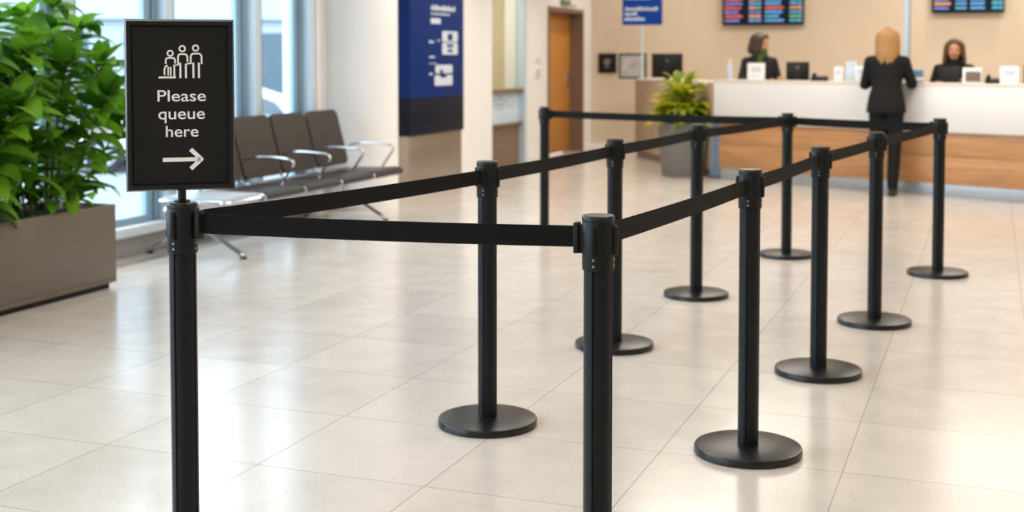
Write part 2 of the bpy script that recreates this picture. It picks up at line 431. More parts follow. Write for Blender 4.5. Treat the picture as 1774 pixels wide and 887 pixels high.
def make_stanchion(loc, rz, label):
    t = thing('queue_stanchion', label, 'stanchion', loc, rz, 'queue barrier stanchions')
    b = bmesh.new(); lathe(b, [(.176, 0), (.180, .002), (.180, .021), (.1775, .0255), (.172, .0275), (.05, .032), (.04, .032)], 72); obj('base', b, black_base, t)
    b = bmesh.new(); notched_pole(b, .0345, .030, .832); obj('pole', b, black_paint, t, angle=30)
    b = bmesh.new(); lathe(b, [(.0355, .828), (.0375, .829), (.0386, .832), (.0386, .942), (.0378, .9435), (.0378, .9455)], 48); h = obj('head', b, black_plastic, t)
    for k in range(4):
        M = Matrix.Rotation(k * PI / 2, 4, 'Z')
        b = bmesh.new(); vs = box2(b, (.036, -.0068, .866), (.0460, .0068, .936), .0022)
        vs += box2(b, (.0455, -.0030, .870), (.0478, .0030, .932), .001); bmesh.ops.transform(b, matrix=M, verts=b.verts[:]); obj('belt_slot', b, black_plastic, h)
        for z in (.841, .856):
            b = bmesh.new(); lathe(b, [(.0032, 0), (.0032, .002), (.002, .003)], 12, axis=Matrix.Translation((.038, .0, z)) @ Matrix.Rotation(PI / 2, 4, 'Y'))
            bmesh.ops.transform(b, matrix=M, verts=b.verts[:]); obj('screw', b, steel, h)
    b = bmesh.new(); lathe(b, [(.0378, .9455), (.0392, .9465), (.0394, .953), (.0386, .957), (.036, .9595), (.030, .96)], 48); obj('cap', b, cap_plastic, t)
    return t

POSTS = {  # name: (x, y, label)
 'S': (-.853, 3.27, 'black stanchion carrying the please queue here sign on its cap'),
 'N': (.205, 3.00, 'nearest black stanchion, plain capped, its foot cut off by the bottom edge'),
 'A': (-.089, 4.560, 'black stanchion of the inner row, first behind the sign stanchion, full round base visible'),
 'H': (.471, 5.79, 'black stanchion of the inner row whose base is half hidden behind the nearest post'),
 'G': (1.027, 7.03, 'black stanchion of the inner row in front of the grey plant pot'),
 'F': (1.836, 8.45, 'black stanchion at the far corner where the inner row meets the back belt'),
 'B': (.796, 4.228, 'black stanchion of the outer row with the largest visible round base'),
 'C': (1.291, 5.299, 'black stanchion of the outer row, second behind the nearest post'),
 'D': (1.816, 6.31, 'black stanchion standing in front of the customer in the black suit'),
 'E': (2.606, 7.724, 'black stanchion farthest right, at the end of the outer row'),
 'I': (.244, 9.50, 'distant black stanchion in front of the wooden door, its base hidden behind a belt'),
}
proto = None
for kx, (x, y, lb) in POSTS.items():
    if proto is None: proto = make_stanchion((x, y, 0), RZ, lb)
    else: dup(proto, (x, y, 0), RZ, lb)

def belt(p, q, label, za=.906, zb=.906, ea=None, eb=None):
    """webbing from post p to post q, with an end clip at each head; ea/eb: head-slot directions (0..3)"""
    P = Vector((POSTS[p][0], POSTS[p][1], 0)); Q = Vector((POSTS[q][0], POSTS[q][1], 0))
    def slot(C, other):
        best = max(range(4), key=lambda k: (Vector((math.cos(RZ + k * PI / 2), math.sin(RZ + k * PI / 2), 0))).dot((other - C).normalized()))
        return best
    ka = slot(P, Q) if ea is None else ea; kb = slot(Q, P) if eb is None else eb
    def edge(C, k, r): return C + Vector((math.cos(RZ + k * PI / 2), math.sin(RZ + k * PI / 2), 0)) * r
    A = edge(P, ka, .052); B = edge(Q, kb, .052)
    d = (B - A).normalized(); ln = (B - A).length
    t = thing('retractable_belt', label, 'belt', (A.x, A.y, 0), math.atan2(d.y, d.x), 'black belts between the stanchions')
    b = bmesh.new(); n = 24; hw = .0255; th = .0009; rows = []
    for i in range(n + 1):
        u = i / n; z = za + (zb - za) * u - .004 * 4 * u * (1 - u) * ln / 1.2
        rows.append([b.verts.new((u * ln, s * th, z + h * hw)) for s, h in ((-1, -1), (-1, 1), (1, 1), (1, -1))])
    for r0, r1 in zip(rows, rows[1:]):
        for k in range(4): b.faces.new((r0[k], r0[(k + 1) % 4], r1[(k + 1) % 4], r1[k]))
    b.faces.new(rows[0][::-1]); b.faces.new(rows[-1]); bmesh.ops.recalc_face_normals(b, faces=b.faces)
    obj('strap', b, webbing, t, angle=30)
    dz = math.atan2(d.y, d.x)
    for C, k, u in ((P, ka, 0), (Q, kb, 1)):
        b = bmesh.new(); box(b, (0, 0, .9035), (.013, .026, .074), .0025)
        box(b, (0, 0, .9035), (.016, .012, .050), .002)
        E = edge(C, k, .0525) - A; ang = RZ + k * PI / 2 - dz
        loc = Matrix.Rotation(-dz, 3, 'Z') @ E
        obj('end_clip', b, black_plastic, t, loc=(loc.x, loc.y, 0), rot=(0, 0, ang))
    return t
belt('S', 'N', 'black belt crossing the front between the sign stanchion and the nearest stanchion')
belt('S', 'A', 'black belt slanting back from the sign stanchion to the inner row')
belt('A', 'H', 'black belt between the first and second posts of the inner row')
belt('H', 'G', 'black belt of the inner row ending at the post before the grey plant pot')
belt('G', 'F', 'black belt of the inner row running up to the far corner post')
belt('N', 'B', 'black belt from the nearest stanchion back to the post with the largest base')
belt('B', 'C', 'black belt between the first two full posts of the outer row')
belt('C', 'D', 'black belt of the outer row ending before the suited customer')
belt('D', 'E', 'black belt of the outer row running to the farthest right post')
belt('I', 'F', 'thin looking back belt in front of the wooden door and potted plant')
belt('F', 'E', 'back belt crossing in front of the white counter and suited customer')

# ------------------------------------------------------------------ QUEUE SIGN
sg = thing('queue_sign', 'black framed please queue here sign with arrow on top of a stanchion', 'sign', (POSTS['S'][0], POSTS['S'][1], .96), R(17))
b = bmesh.new(); lathe(b, [(.020, 0), (.020, .004), (.0105, .006), (.0105, .045)], 24); obj('stem', b, black_plastic, sg)
SW, SH, SZ = .272, .440, .250   # panel width, height, centre above cap
def zx(cx, cy): return ((250 + cx / 3.546) - 311) * .001480, -((60 + cy / 3.546) - 182.5) * .001490 + SZ
b = bmesh.new(); prism(b, rrect(SW - .01, SH - .01, .008, 4, 0, SZ), -.004, .009); obj('backing', b, black_plastic, sg, loc=(-.0015, 0, 0))
b = bmesh.new()
def frame_bar(bm, p0, p1, q0, q1):   # mitred bar: outer edge p0-p1, inner edge q0-q1, with a raised sloping face
    o0 = [(p0[0], -.004, p0[1]), (p1[0], -.004, p1[1])]; i0 = [(q0[0], -.0045, q0[1]), (q1[0], -.0045, q1[1])]
    def mid(u): return [(p[0] + (q[0] - p[0]) * u, -.0135, p[1] + (q[1] - p[1]) * u) for p, q in ((p0, q0), (p1, q1))]
    m1 = mid(.22); m2 = mid(.72); bk = [(p0[0], .010, p0[1]), (p1[0], .010, p1[1])]; bi = [(q0[0], .010, q0[1]), (q1[0], .010, q1[1])]
    st = [bk, o0, m1, m2, i0, bi]
    vs = [[bm.verts.new(v) for v in s] for s in st]
    for k in range(6):
        a, c = vs[k], vs[(k + 1) % 6]; bm.faces.new((a[0], a[1], c[1], c[0]))
    bm.faces.new([v[0] for v in vs][::-1]); bm.faces.new([v[1] for v in vs])
w2, h2, fw = SW / 2, SH / 2, .0205
oc = [(-w2, SZ + h2), (w2, SZ + h2), (w2, SZ - h2), (-w2, SZ - h2)]
ic = [(-w2 + fw, SZ + h2 - fw), (w2 - fw, SZ + h2 - fw), (w2 - fw, SZ - h2 + fw), (-w2 + fw, SZ - h2 + fw)]
for k in range(4): frame_bar(b, oc[k], oc[(k + 1) % 4], ic[k], ic[(k + 1) % 4])
bmesh.ops.recalc_face_normals(b, faces=b.faces)
ce = [e for e in b.edges if e.calc_length() < .016 and abs(abs(e.verts[0].co.x) - w2) < 1e-5 and abs(abs(e.verts[1].co.x) - w2) < 1e-5 and abs(e.verts[0].co.z - e.verts[1].co.z) < 1e-5]
obj('frame', b, black_base, sg, loc=(-.0015, 0, 0))
b = bmesh.new(); prism(b, [(-w2 + fw - .003, SZ - h2 + fw - .003), (w2 - fw + .003, SZ - h2 + fw - .003), (w2 - fw + .003, SZ + h2 - fw + .003), (-w2 + fw - .003, SZ + h2 - fw + .003)], -.0058, -.0042)
po = obj('poster', b, poster, sg, False, loc=(-.0015, 0, 0))
def stroke(bm, pts, w):
    """a flat pen stroke with round joints, as raised print"""
    y0, y1 = -.0064, -.0057
    P = [Vector(zx(*p)) for p in pts]
    w = w / 3.546 * .00168
    for a, c in zip(P, P[1:]):
        d = (c - a); 
        if d.length < 1e-6: continue
        d.normalize(); n = Vector((-d.y, d.x)) * w / 2
        prism(bm, [a - n, c - n, c + n, a + n], y0, y1)
    for p in P[1:-1]:
        prism(bm, [(p.x + w / 2 * math.cos(2 * PI * i / 12), p.y + w / 2 * math.sin(2 * PI * i / 12)) for i in range(12)], y0 + .00001, y1)
def ringm(bm, cx, cy, r, w):
    stroke(bm, [(cx + r * math.cos(2 * PI * i / 24), cy + r * math.sin(2 * PI * i / 24)) for i in range(25)], w)
b = bmesh.new()
ringm(b, 311, 85, 17, 9); ringm(b, 231, 89, 17, 9); ringm(b, 159, 117, 16, 9)
stroke(b, [(281, 182), (281, 138), (284, 127), (293, 119), (333, 119), (342, 127), (346, 138), (346, 178), (352, 180)], 9.5)
stroke(b, [(296, 174), (296, 269)], 11); stroke(b, [(329, 174), (329, 269)], 11)
stroke(b, [(205, 192), (205, 138), (208, 128), (217, 122), (248, 122), (257, 129), (261, 140), (261, 170)], 9.5)
stroke(b, [(218, 174), (218, 269)], 11); stroke(b, [(251, 182), (251, 269)], 11); stroke(b, [(248, 186), (262, 180), (286, 178)], 8)
stroke(b, [(132, 182), (132, 158), (136, 149), (145, 145), (176, 145), (184, 150), (187, 160), (187, 180)], 9.5)
stroke(b, [(124, 250), (124, 212), (130, 198), (142, 190)], 9); stroke(b, [(146, 200), (146, 252)], 8); stroke(b, [(160, 200), (160, 254)], 9); stroke(b, [(182, 186), (182, 258)], 9.5)
stroke(b, [(176, 192), (200, 188), (222, 176)], 7)
stroke(b, [(88, 264), (191, 264)], 11)
obj('queue_pictogram', b, white_ink, po, False)
b = bmesh.new(); stroke(b, [(107, 768), (336, 768)], 22); stroke(b, [(274, 706), (338, 768), (274, 826)], 23); obj('arrow', b, white_ink, po, False)
def text(body, x0, x1, ybase, cap_h, name):
    cu = bpy.data.curves.new(name, 'FONT'); cu.body = body; cu.extrude = .003; cu.offset = .007; cu.size = 1
    o = bpy.data.objects.new(name, cu); col.objects.link(o)
    dg = bpy.context.evaluated_depsgraph_get(); dg.update()
    me = bpy.data.meshes.new_from_object(o.evaluated_get(dg)); bpy.data.objects.remove(o)
    xs = [v.co.x for v in me.vertices]; 
    X0, Zb = zx(x0, ybase); X1, _ = zx(x1, ybase); sx = (X1 - X0) / (max(xs) - min(xs)); mn = min(xs)
    sz = cap_h / 3.546 * .00149 / .73
    for v in me.vertices:
        x, y, z = v.co; v.co = (X0 + (x - mn) * sx, -.0061 - z * .1, Zb + y * sz)
    me.materials.append(white_ink)
    o = bpy.data.objects.new(name, me); col.objects.link(o); o.parent = po
    return o
text('Please', 80, 369, 410, 72, 'lettering'); text('queue', 84, 362, 519, 74, 'lettering'); text('here', 127, 322, 628, 72, 'lettering')

# ------------------------------------------------------------------ PLANTER WITH BROAD-LEAVED PLANTS
pl = thing('trough_planter', 'long bronze grey metal trough planter by the windows', 'planter', W(.43, -1.95), RZ)
PH, PT = .485, .03
b = bmesh.new()
hw, hl = .265, 1.05
box2(b, (-hw, -hl, .035), (hw, hl, .06)); box2(b, (hw - PT, -hl, .06), (hw, hl, PH), .004); box2(b, (-hw, -hl, .06), (-hw + PT, hl, PH), .004)
box2(b, (-hw + PT, hl - PT, .06), (hw - PT, hl, PH), .004); box2(b, (-hw + PT, -hl, .06), (hw - PT, -hl + PT, PH), .004)
obj('box', b, planter_metal, pl)
b = bmesh.new(); box2(b, (-hw + .03, -hl + .03, 0), (hw - .03, hl - .03, .036)); obj('plinth', b, monitor_black, pl)
b = bmesh.new(); bmesh.ops.create_grid(b, x_segments=16, y_segments=60, size=1)
rnd = random.Random(3)
for v in b.verts:
    v.co.x *= hw - PT; v.co.y *= hl - PT; v.co.z = .43 + rnd.uniform(-.008, .012)
o = obj('soil', b, soil, pl); o['kind'] = 'stuff'

def leaf(bm, base, d, ln, wd, droop, twist, fold=.25, nseg=8, tip=1.0, wexp=.75):
    """an ovate leaf blade from base along direction d, drooping, folded on its midrib"""
    d = Vector(d).normalized(); side = d.cross(Vector((0, 0, 1)))
    if side.length < .05: side = Vector((1, 0, 0))
    side.normalize(); side = Matrix.Rotation(twist, 3, d) @ side
    p = Vector(base); prev = None; step = ln / nseg
    for i in range(nseg + 1):
        u = i / nseg
        w = wd * (math.sin(PI * min(1, u ** wexp * .985 + .012)) ** .8) * (1 - .15 * u * tip)
        up = side.cross(d).normalized()
        if up.z < 0: up = -up
        l = bm.verts.new(p + side * w / 2 + up * (w * fold)); c = bm.verts.new(p); r = bm.verts.new(p - side * w / 2 + up * (w * fold))
        if prev:
            bm.faces.new((prev[0], l, c, prev[1])); bm.faces.new((prev[1], c, r, prev[2]))
        prev = (l, c, r)
        p = p + d * step
        d = (d + Vector((0, 0, -droop / nseg))).normalized()
        side = (side - d * side.dot(d)).normalized()

def shrub(loc, seed, label, nst, height, spread, name='broad_leaf_plant'):
    rn = random.Random(seed)
    t = thing(name, label, 'plant', loc, 0, 'broad leaved plants in the trough')
    bs = bmesh.new(); bl = bmesh.new()
    for s in range(nst):
        a = s * 2.399 + rn.uniform(-.3, .3); q = math.sqrt((s + .5) / nst)
        r0 = .17 * q; lean = spread * q * rn.uniform(.75, 1.1)
        h = height * (1 - .45 * q * q) * rn.uniform(.86, 1.08)
        cx, sy = math.cos(a), math.sin(a)
        r0x = r0 * (1.5 if abs(sy) > .5 else 1.0)
        pts = smooth_path([(cx * r0, sy * r0x, 0), (cx * (r0 + lean * .30), sy * (r0x + lean * .3), h * .4), (cx * (r0 + lean * .72), sy * (r0x + lean * .72), h * .8), (cx * (r0 + lean), sy * (r0x + lean), h)], 5)
        tube(bs, pts, [.009 - .006 * i / (len(pts) - 1) for i in range(len(pts))], 6)
        k0 = 2 if q > .5 else 4
        for i in range(k0, len(pts)):
            u = i / (len(pts) - 1)
            for m_ in range(2):
                az = i * 2.4 + m_ * PI + rn.uniform(-.6, .6)
                dirv = Vector((math.cos(az), math.sin(az), rn.uniform(.15, .75)))
                dirv += Vector((cx, sy, 0)) * .55
                ln = rn.uniform(.17, .27) * (1 if u < .95 else .85)
                leaf(bl, pts[i], dirv, ln, ln * rn.uniform(.42, .54), rn.uniform(.6, 1.7), rn.uniform(-.5, .5), rn.uniform(.08, .22))
        for m_ in range(4):
            az = m_ * PI / 2 + rn.uniform(-.4, .4)
            ln = rn.uniform(.18, .26)
            leaf(bl, pts[-1], (math.cos(az), math.sin(az), rn.uniform(.5, 1.6)), ln, ln * .5, rn.uniform(.3, 1.1), rn.uniform(-.3, .3), .12)
    obj('stems', bs, stem_m, t); obj('foliage', bl, leaf_green, t, angle=60)
    return t
shrub(W(.43, -1.22, .43), 11, 'leafy green broad leaved plant at the window end of the trough', 17, 1.12, .36)
shrub(W(.45, -1.95, .43), 5, 'leafy green plant in the middle of the trough, cut by the picture edge', 16, 1.15, .36)

# ------------------------------------------------------------------ WAITING SEATS
bs = thing('beam_seating', 'row of dark leather waiting seats with chrome arms before the windows', 'bench', W(0, 0), RZ)
b = bmesh.new(); box2(b, (.40, -.05, .30), (.48, 2.70, .36), .012); obj('beam', b, chrome, bs)
pitch = .54
def seat_pad(t0, t1):
    b = bmesh.new(); n = 22; prof = []
    # seat section: rounded waterfall front edge
    top = [(.33, .395), (.40, .405), (.55, .408), (.68, .412), (.75, .418), (.80, .412), (.825, .392), (.822, .365), (.79, .352)]
    bot = [(.70, .358), (.55, .362), (.40, .365), (.33, .37)]
    pr = top + bot
    v0 = [b.verts.new((x, t0, z)) for x, z in pr]; v1 = [b.verts.new((x, t1, z)) for x, z in pr]; k = len(pr)
    for i in range(k): b.faces.new((v0[i], v0[(i + 1) % k], v1[(i + 1) % k], v1[i]))
    b.faces.new(v0[::-1]); b.faces.new(v1); bmesh.ops.recalc_face_normals(b, faces=b.faces)
    q = [e for e in b.edges if len({round(v.co.y, 4) for v in e.verts}) == 1]
    bmesh.ops.bevel(b, geom=q, offset=.012, segments=3, affect='EDGES')
    return b
def back_pad(t0, t1):
    b = bmesh.new()
    # upright rounded panel in (t, h) bent slightly, leaning back
    pts = rrect(t1 - t0, .47, .035, 5)
    M = Matrix.Translation((.225, (t0 + t1) / 2, .655)) @ Matrix.Rotation(-R(15), 4, 'Y') @ Matrix.Rotation(PI / 2, 4, 'Z')
    vs = prism(b, pts, -.02, .02)
    bmesh.ops.bevel(b, geom=[e for e in b.edges if len({round(v.co.y, 4) for v in e.verts}) == 1], offset=.012, segments=3, affect='EDGES')
    bmesh.ops.transform(b, matrix=M, verts=b.verts[:])
    return b
for k in range(4):
    t1 = 2.67 - k * pitch; t0 = t1 - pitch + .025
    s = obj('seat', seat_pad(t0, t1), leather, bs)
    for tt in (t0 - .008, t1 + .002):
        b = bmesh.new(); tube(b, smooth_path([(.36, tt, .385), (.6, tt, .385), (.76, tt, .392), (.815, tt, .385), (.80, tt, .36)], 4), .011, 8); obj('seat_rim', b, chrome, s)
    bk = obj('backrest', back_pad(t0, t1), leather, bs)
    b = bmesh.new(); tube(b, [(.165, t0 - .012, .86), (.285, t0 - .012, .42), (.40, t0 - .012, .35)], .009, 8); obj('back_strut', b, chrome, bk)
    b = bmesh.new(); box2(b, (.285, t0 + .03, .36), (.335, t1 - .03, .405), .006); obj('bracket', b, chrome, bk)
def armrest(tt):
    b = bmesh.new(); tube(b, smooth_path([(.30, tt, .58), (.42, tt, .605), (.62, tt, .600), (.70, tt, .585), (.715, tt, .555), (.67, tt, .49), (.62, tt, .415), (.60, tt, .36)], 5), .0145, 10, .6)
    obj('armrest', b, chrome, bs)
for k in (0, 1, 2, 3): armrest(2.69 - k * pitch - (.01 if k else 0))
# pale side table at the near end of the row
b = bmesh.new(); vs = prism(b, rrect(.50, .46, .05, 5), -.012, .012)
bmesh.ops.bevel(b, geom=[e for e in b.edges if len({round(v.co.y, 4) for v in e.verts}) == 1], offset=.006, segments=2, affect='EDGES')
bmesh.ops.transform(b, matrix=Matrix.Translation((.58, .23, .405)) @ Matrix.Rotation(PI / 2, 4, 'X'), verts=b.verts[:]); tb = obj('side_table_top', b, table_top, bs)
b = bmesh.new(); tube(b, [(p[0] + .58, p[1] + .23, .392) for p in rrect(.51, .47, .055, 6)] + [(.58 + .255, .23 + .18, .392)], .016, 8); obj('rim', b, chrome, tb)
for tt in (2.35, .25):
    b = bmesh.new(); tube(b, smooth_path([(.06, tt, .014), (.20, tt, .09), (.34, tt, .16), (.44, tt, .19), (.54, tt, .17), (.68, tt, .09), (.82, tt, .014)], 5), .022, 10, .7)
    tube(b, [(.44, tt, .17), (.44, tt, .32)], .028, 12); l = obj('leg', b, chrome, bs)
    for a_ in (.07, .81):
        b = bmesh.new(); lathe(b, [(.022, 0), (.024, .004), (.018, .016)], 14, (a_, tt)); obj('foot', b, black_plastic, l)

# ------------------------------------------------------------------ BLUE INFORMATION TOTEM on the left wall
tt_ = thing('information_totem', 'tall navy blue information panel beside the white column', 'sign', W(.085, 4.86), RZ)
def xbox(lo, hi, bev=0): b = bmesh.new(); box2(b, lo, hi, bev); return b
obj('base', xbox((-.06, -.66, 0), (.05, .66, .56), .004), stainless, tt_)
obj('lower_panel', xbox((-.075, -.665, .56), (.075, .665, .925), .006), sign_navy, tt_)
bp = obj('blue_panel', xbox((-.075, -.665, .925), (.075, .665, 2.6), .006), sign_blue, tt_)
b = bmesh.new()
X0, X1 = .0752, .0765
def bar(t0, t1, z0, z1): box2(b, (X0, t0, z0), (X1, t1, z1))
rn = random.Random(8)
def fake_line(t0, t1, z, h):   # a line of small print too soft to read: uneven strokes
    p = t0
    while p < t1 - .01:
        w_ = rn.uniform(.02, .045); bar(p, min(p + w_, t1), z, z + h * rn.choice((.7, .75, 1.0))); p += w_ + .008
fake_line(-.17, .44, 1.80, .055); fake_line(-.17, .30, 1.755, .022); bar(-.18, .06, 1.665, 1.72)
fake_line(-.22, -.1, 1.47, .03); fake_line(-.02, .06, 1.49, .02); fake_line(-.22, -.08, 1.32, .02); fake_line(-.22, -.13, 1.15, .03); fake_line(-.22, -.02, 1.26, .012)
obj('lettering', b, print_white, bp, False)
b = bmesh.new()
for (t0, t1, z0, z1) in ((.10, .50, 1.485, 1.595), (.10, .50, 1.355, 1.475), (-.07, .36, 1.165, 1.25), (-.09, .36, 1.04, 1.145)):
    vs = prism(b, rrect(t1 - t0, z1 - z0, .02, 3, (t0 + t1) / 2, (z0 + z1) / 2), -X1, -X0)
bmesh.ops.transform(b, matrix=Matrix.Rotation(PI / 2, 4, 'Z'), verts=b.verts[:])
obj('map_tiles', b, print_white, bp, False)
b = bmesh.new()
for (t0, t1, z0, z1) in ((.24, .36, 1.50, 1.57), (.22, .38, 1.43, 1.46), (.24, .36, 1.38, 1.41), (.04, .12, 1.165, 1.20), (.05, .20, 1.12, 1.145)): box2(b, (X1, t0, z0), (X1 + .0008, t1, z1))
obj('tile_symbols', b, sign_blue, bp, False)

# small plates on the wall between hatch and door
for z, h_, lb in ((1.30, .09, 'upper small pale notice on the wall strip left of the wooden door'), (1.13, .16, 'lower small pale notice on the wall strip left of the wooden door')):
    t = thing('wall_notice', lb, 'notice', W(.0, 8.3, z), RZ)
    obj('plate', xbox((0, -.1, -h_ / 2), (.01, .1, h_ / 2), .003), paper, t); obj('print', xbox((.01, -.08, -h_ / 2 + .02), (.0108, .08, h_ / 2 - .03)), paper_print, t)

# ------------------------------------------------------------------ BACK WALL ITEMS (face toward -t)
t = thing('wall_intercom', 'small square black panel mounted on the back wall by the door', 'panel', W(.25, T1, 1.24), RZ)
obj('housing', xbox((-.135, -.03, -.14), (.135, 0, .14), .008), monitor_black, t)
b = bmesh.new(); lathe(b, [(.05, 0), (.05, .004), (.02, .005)], 24, axis=Matrix.Translation((0.0, -.03, .02)) @ Matrix.Rotation(PI / 2, 4, 'X')); box2(b, (-.03, -.034, -.07), (.03, -.03, -.045)); obj('speaker_grille', b, mat('grille_grey', (120, 112, 104), .5), t)
t = thing('wall_switch', 'small pale switch plate on the back wall right of the black panel', 'switch', W(.53, T1, 1.25), RZ)
obj('plate', xbox((-.04, -.012, -.04), (.04, 0, .04), .004), white_paint, t); obj('rocker', xbox((-.016, -.018, -.024), (.016, -.011, .024), .003), paper, t)

scr_txt = [emis('screen_text_%s' % n, c, .75) for n, c in (('violet', (118, 122, 200)), ('blue', (96, 150, 210)), ('red', (206, 96, 84)), ('orange', (214, 150, 108)), ('cyan', (84, 164, 194)), ('green', (110, 170, 116)))]
scr_bg = emis('screen_background', (10, 20, 34), .5)
def board(a0, a1, z0, z1, label, rows, seed, npan=2):
    t = thing('departure_board', label, 'screen', W((a0 + a1) / 2, T1, (z0 + z1) / 2), RZ, 'departure boards on the back wall')
    w, h = a1 - a0, z1 - z0
    obj('housing', xbox((-w / 2, -.10, -h / 2), (w / 2, -.04, h / 2), .006), monitor_black, t)
    obj('wall_bracket', xbox((-.2, -.04, -.12), (.2, 0, .12), .004), monitor_black, t)
    rn = random.Random(seed)
    pw = w / npan
    for p in range(npan):
        x0 = -w / 2 + p * pw + .018; x1 = x0 + pw - .03
        s = obj('screen', xbox((x0, -.1035, -h / 2 + .028), (x1, -.1, h / 2 - .018)), scr_bg, t, False)
        z = -h / 2 + .045; k = 0
        while z < h / 2 - .06:
            left = rows[p][0][k % len(rows[p][0])]; right = rows[p][1][k % len(rows[p][1])]
            def chars(q0, q1, mi):
                q = q0
                while q < q1:
                    cw = rn.uniform(.012, .02); ch = rn.choice((.030, .034, .034, .026))
                    nf = len(b.faces); box2(b, (q, -.1045, z), (min(q + cw, q1), -.1035, z + ch)); b.faces.ensure_lookup_table()
                    for f in b.faces[nf:]: f.material_index = mi
                    q += cw + .005
            b = bmesh.new()
            chars(x0 + .015, x0 + .015 + pw * rn.uniform(.34, .46), left); chars(x1 - pw * .31, x1 - pw * .155, right); chars(x1 - pw * .14, x1 - .008, rn.choice((right, right, 5 if left in (2, 3, 4) else right)))
            obj('flight_row', b, scr_txt, s, False)
            z += .058; k += 1
    return t
board(1.92, 3.02, 1.765, 2.50, 'large dark departure board above the counter clerk with the green scarf', [((0, 2, 0, 2, 0, 2, 0), (1, 3, 0, 3, 1, 3, 1)), ((1, 4, 1, 2, 1, 4, 1), (4, 5, 1, 3, 1, 5, 1))], 4)
board(4.66, 5.54, 1.90, 2.50, 'dark departure board high at the right above the seated clerk with long hair', [((0, 3, 1, 0), (4, 1, 4, 1)), ((1, 1, 4, 1), (4, 4, 5, 1))], 9)

# ------------------------------------------------------------------ SERVICE COUNTER (local x along the front, y inwards)
CL = Vector((2.257, 13.822)); CR = -R(43.6)
cd = Vector((math.cos(CR), math.sin(CR))); cm = Vector((-math.sin(CR), math.cos(CR)))
def C(x, y, z=0.): p = CL + cd * x + cm * y; return (p.x, p.y, z)
sc = thing('service_counter', 'long service counter with white upper front and oak lower panels', 'counter', C(0, 0), CR)
CLN = 4.7
obj('white_front', xbox((-.055, -.03, .615), (CLN, .03, 1.06), .006), counter_white, sc)
obj('worktop', xbox((-.055, -.035, 1.06), (CLN, .36, 1.082), .004), counter_top, sc)
b = bmesh.new(); box2(b, (0, 0, .385), (CLN, .03, .617), .002); box2(b, (0, 0, .12), (CLN, .03, .381), .002); obj('wood_front', b, counter_wood, sc)
obj('kick_plate', xbox((.02, .004, 0), (CLN, .03, .119), .002), kick_m, sc)
obj('carcass', xbox((.03, .03, .0), (CLN, .34, 1.058)), beige_panel, sc, False)
obj('lower_desk', xbox((.03, .34, .72), (CLN, .78, .75), .004), counter_top, sc)
obj('end_panel', xbox((-.15, .04, .02), (0.028, .07, .60), .003), blue_panel_m, sc)
# return desk running back toward the wall
rt = thing('return_desk', 'beige side desk running from the white counter toward the back wall', 'desk', (2.19, 13.93, 0), math.atan2(.985, -.171))
obj('side_panel', xbox((-.0, -.03, .09), (3.15, 0, 1.05), .004), beige_panel, rt)
obj('worktop', xbox((.16, -.42, 1.02), (3.17, .015, 1.05), .004), counter_top, rt)
obj('plinth', xbox((.18, -.05, 0), (3.12, -.015, .09)), door_frame_m, rt)
obj('inner_panel', xbox((.18, -.40, 0), (3.12, -.37, 1.02)), beige_panel, rt)
def RT(q, s, z=0.): return (2.19 - .171 * q + .985 * s, 13.93 + .985 * q + .171 * s, z)

def monitor(loc, rz, w, h, label, tilt=0., stand=.1, name='computer_monitor'):
    """local: back of the display looks toward -y"""
    t = thing(name, label, 'monitor', loc, rz, 'monitors at the counter')
    b = bmesh.new(); lathe(b, [(.11, 0), (.11, .006), (.03, .012)], 28); obj('foot', b, monitor_black, t)
    obj('stand', xbox((-.03, -.012, .008), (.03, .012, stand + h * .5), .004), monitor_black, t)
    M = Matrix.Translation((0, .02, stand + h / 2)) @ Matrix.Rotation(tilt, 4, 'X')
    b = bmesh.new(); box2(b, (-w / 2, .0, -h / 2), (w / 2, .022, h / 2), .006); box2(b, (-w * .32, -.022, -h * .3), (w * .32, .002, h * .28), .008)
    bmesh.ops.transform(b, matrix=M, verts=b.verts[:]); p = obj('panel', b, monitor_black, t)
    b = bmesh.new(); box2(b, (-w / 2 + .012, .022, -h / 2 + .015), (w / 2 - .012, .0235, h / 2 - .012)); bmesh.ops.transform(b, matrix=M, verts=b.verts[:]); obj('screen', b, scr_bg, p, False)
    b = bmesh.new(); lathe(b, [(.02, 0), (.02, .002)], 16, axis=M @ Matrix.Translation((0, -.022, h * .2)) @ Matrix.Rotation(PI / 2, 4, 'X')); obj('emblem', b, mat('emblem_grey', (92, 88, 84), .4), p)
    return t
monitor(RT(1.02, -.2, 1.05), R(-9), .36, .285, 'large black monitor seen from behind on the beige side desk', 0, .035)
monitor(C(.68, .48, .75), CR + R(30), .245, .215, 'small black monitor right of the clerk with the green scarf', R(-8), .315)
monitor(C(3.25, .50, .75), CR + R(18), .27, .27, 'black monitor at the right picture edge behind the counter', 0, .24)

# framed picture on the return desk
t = thing('framed_picture', 'dark framed abstract picture standing on the beige side desk', 'picture', RT(2.55, -.2, 1.05), R(-8))
b = bmesh.new()
for lo, hi in (((-.18, -.012, .0), (-.158, .012, .325)), ((.158, -.012, .0), (.18, .012, .325)), ((-.158, -.012, .0), (.158, .012, .022)), ((-.158, -.012, .303), (.158, .012, .325))): box2(b, lo, hi, .002)
obj('frame', b, monitor_black, t)
obj('print', xbox((-.158, -.004, .022), (.158, .004, .303)), mat('abstract_print', (176, 172, 170), .6, 0, .75, 9), t, False)
b = bmesh.new(); tube(b, [(0, .01, .2), (0, .12, .004)], .006, 6); obj('easel_strut', b, monitor_black, t)

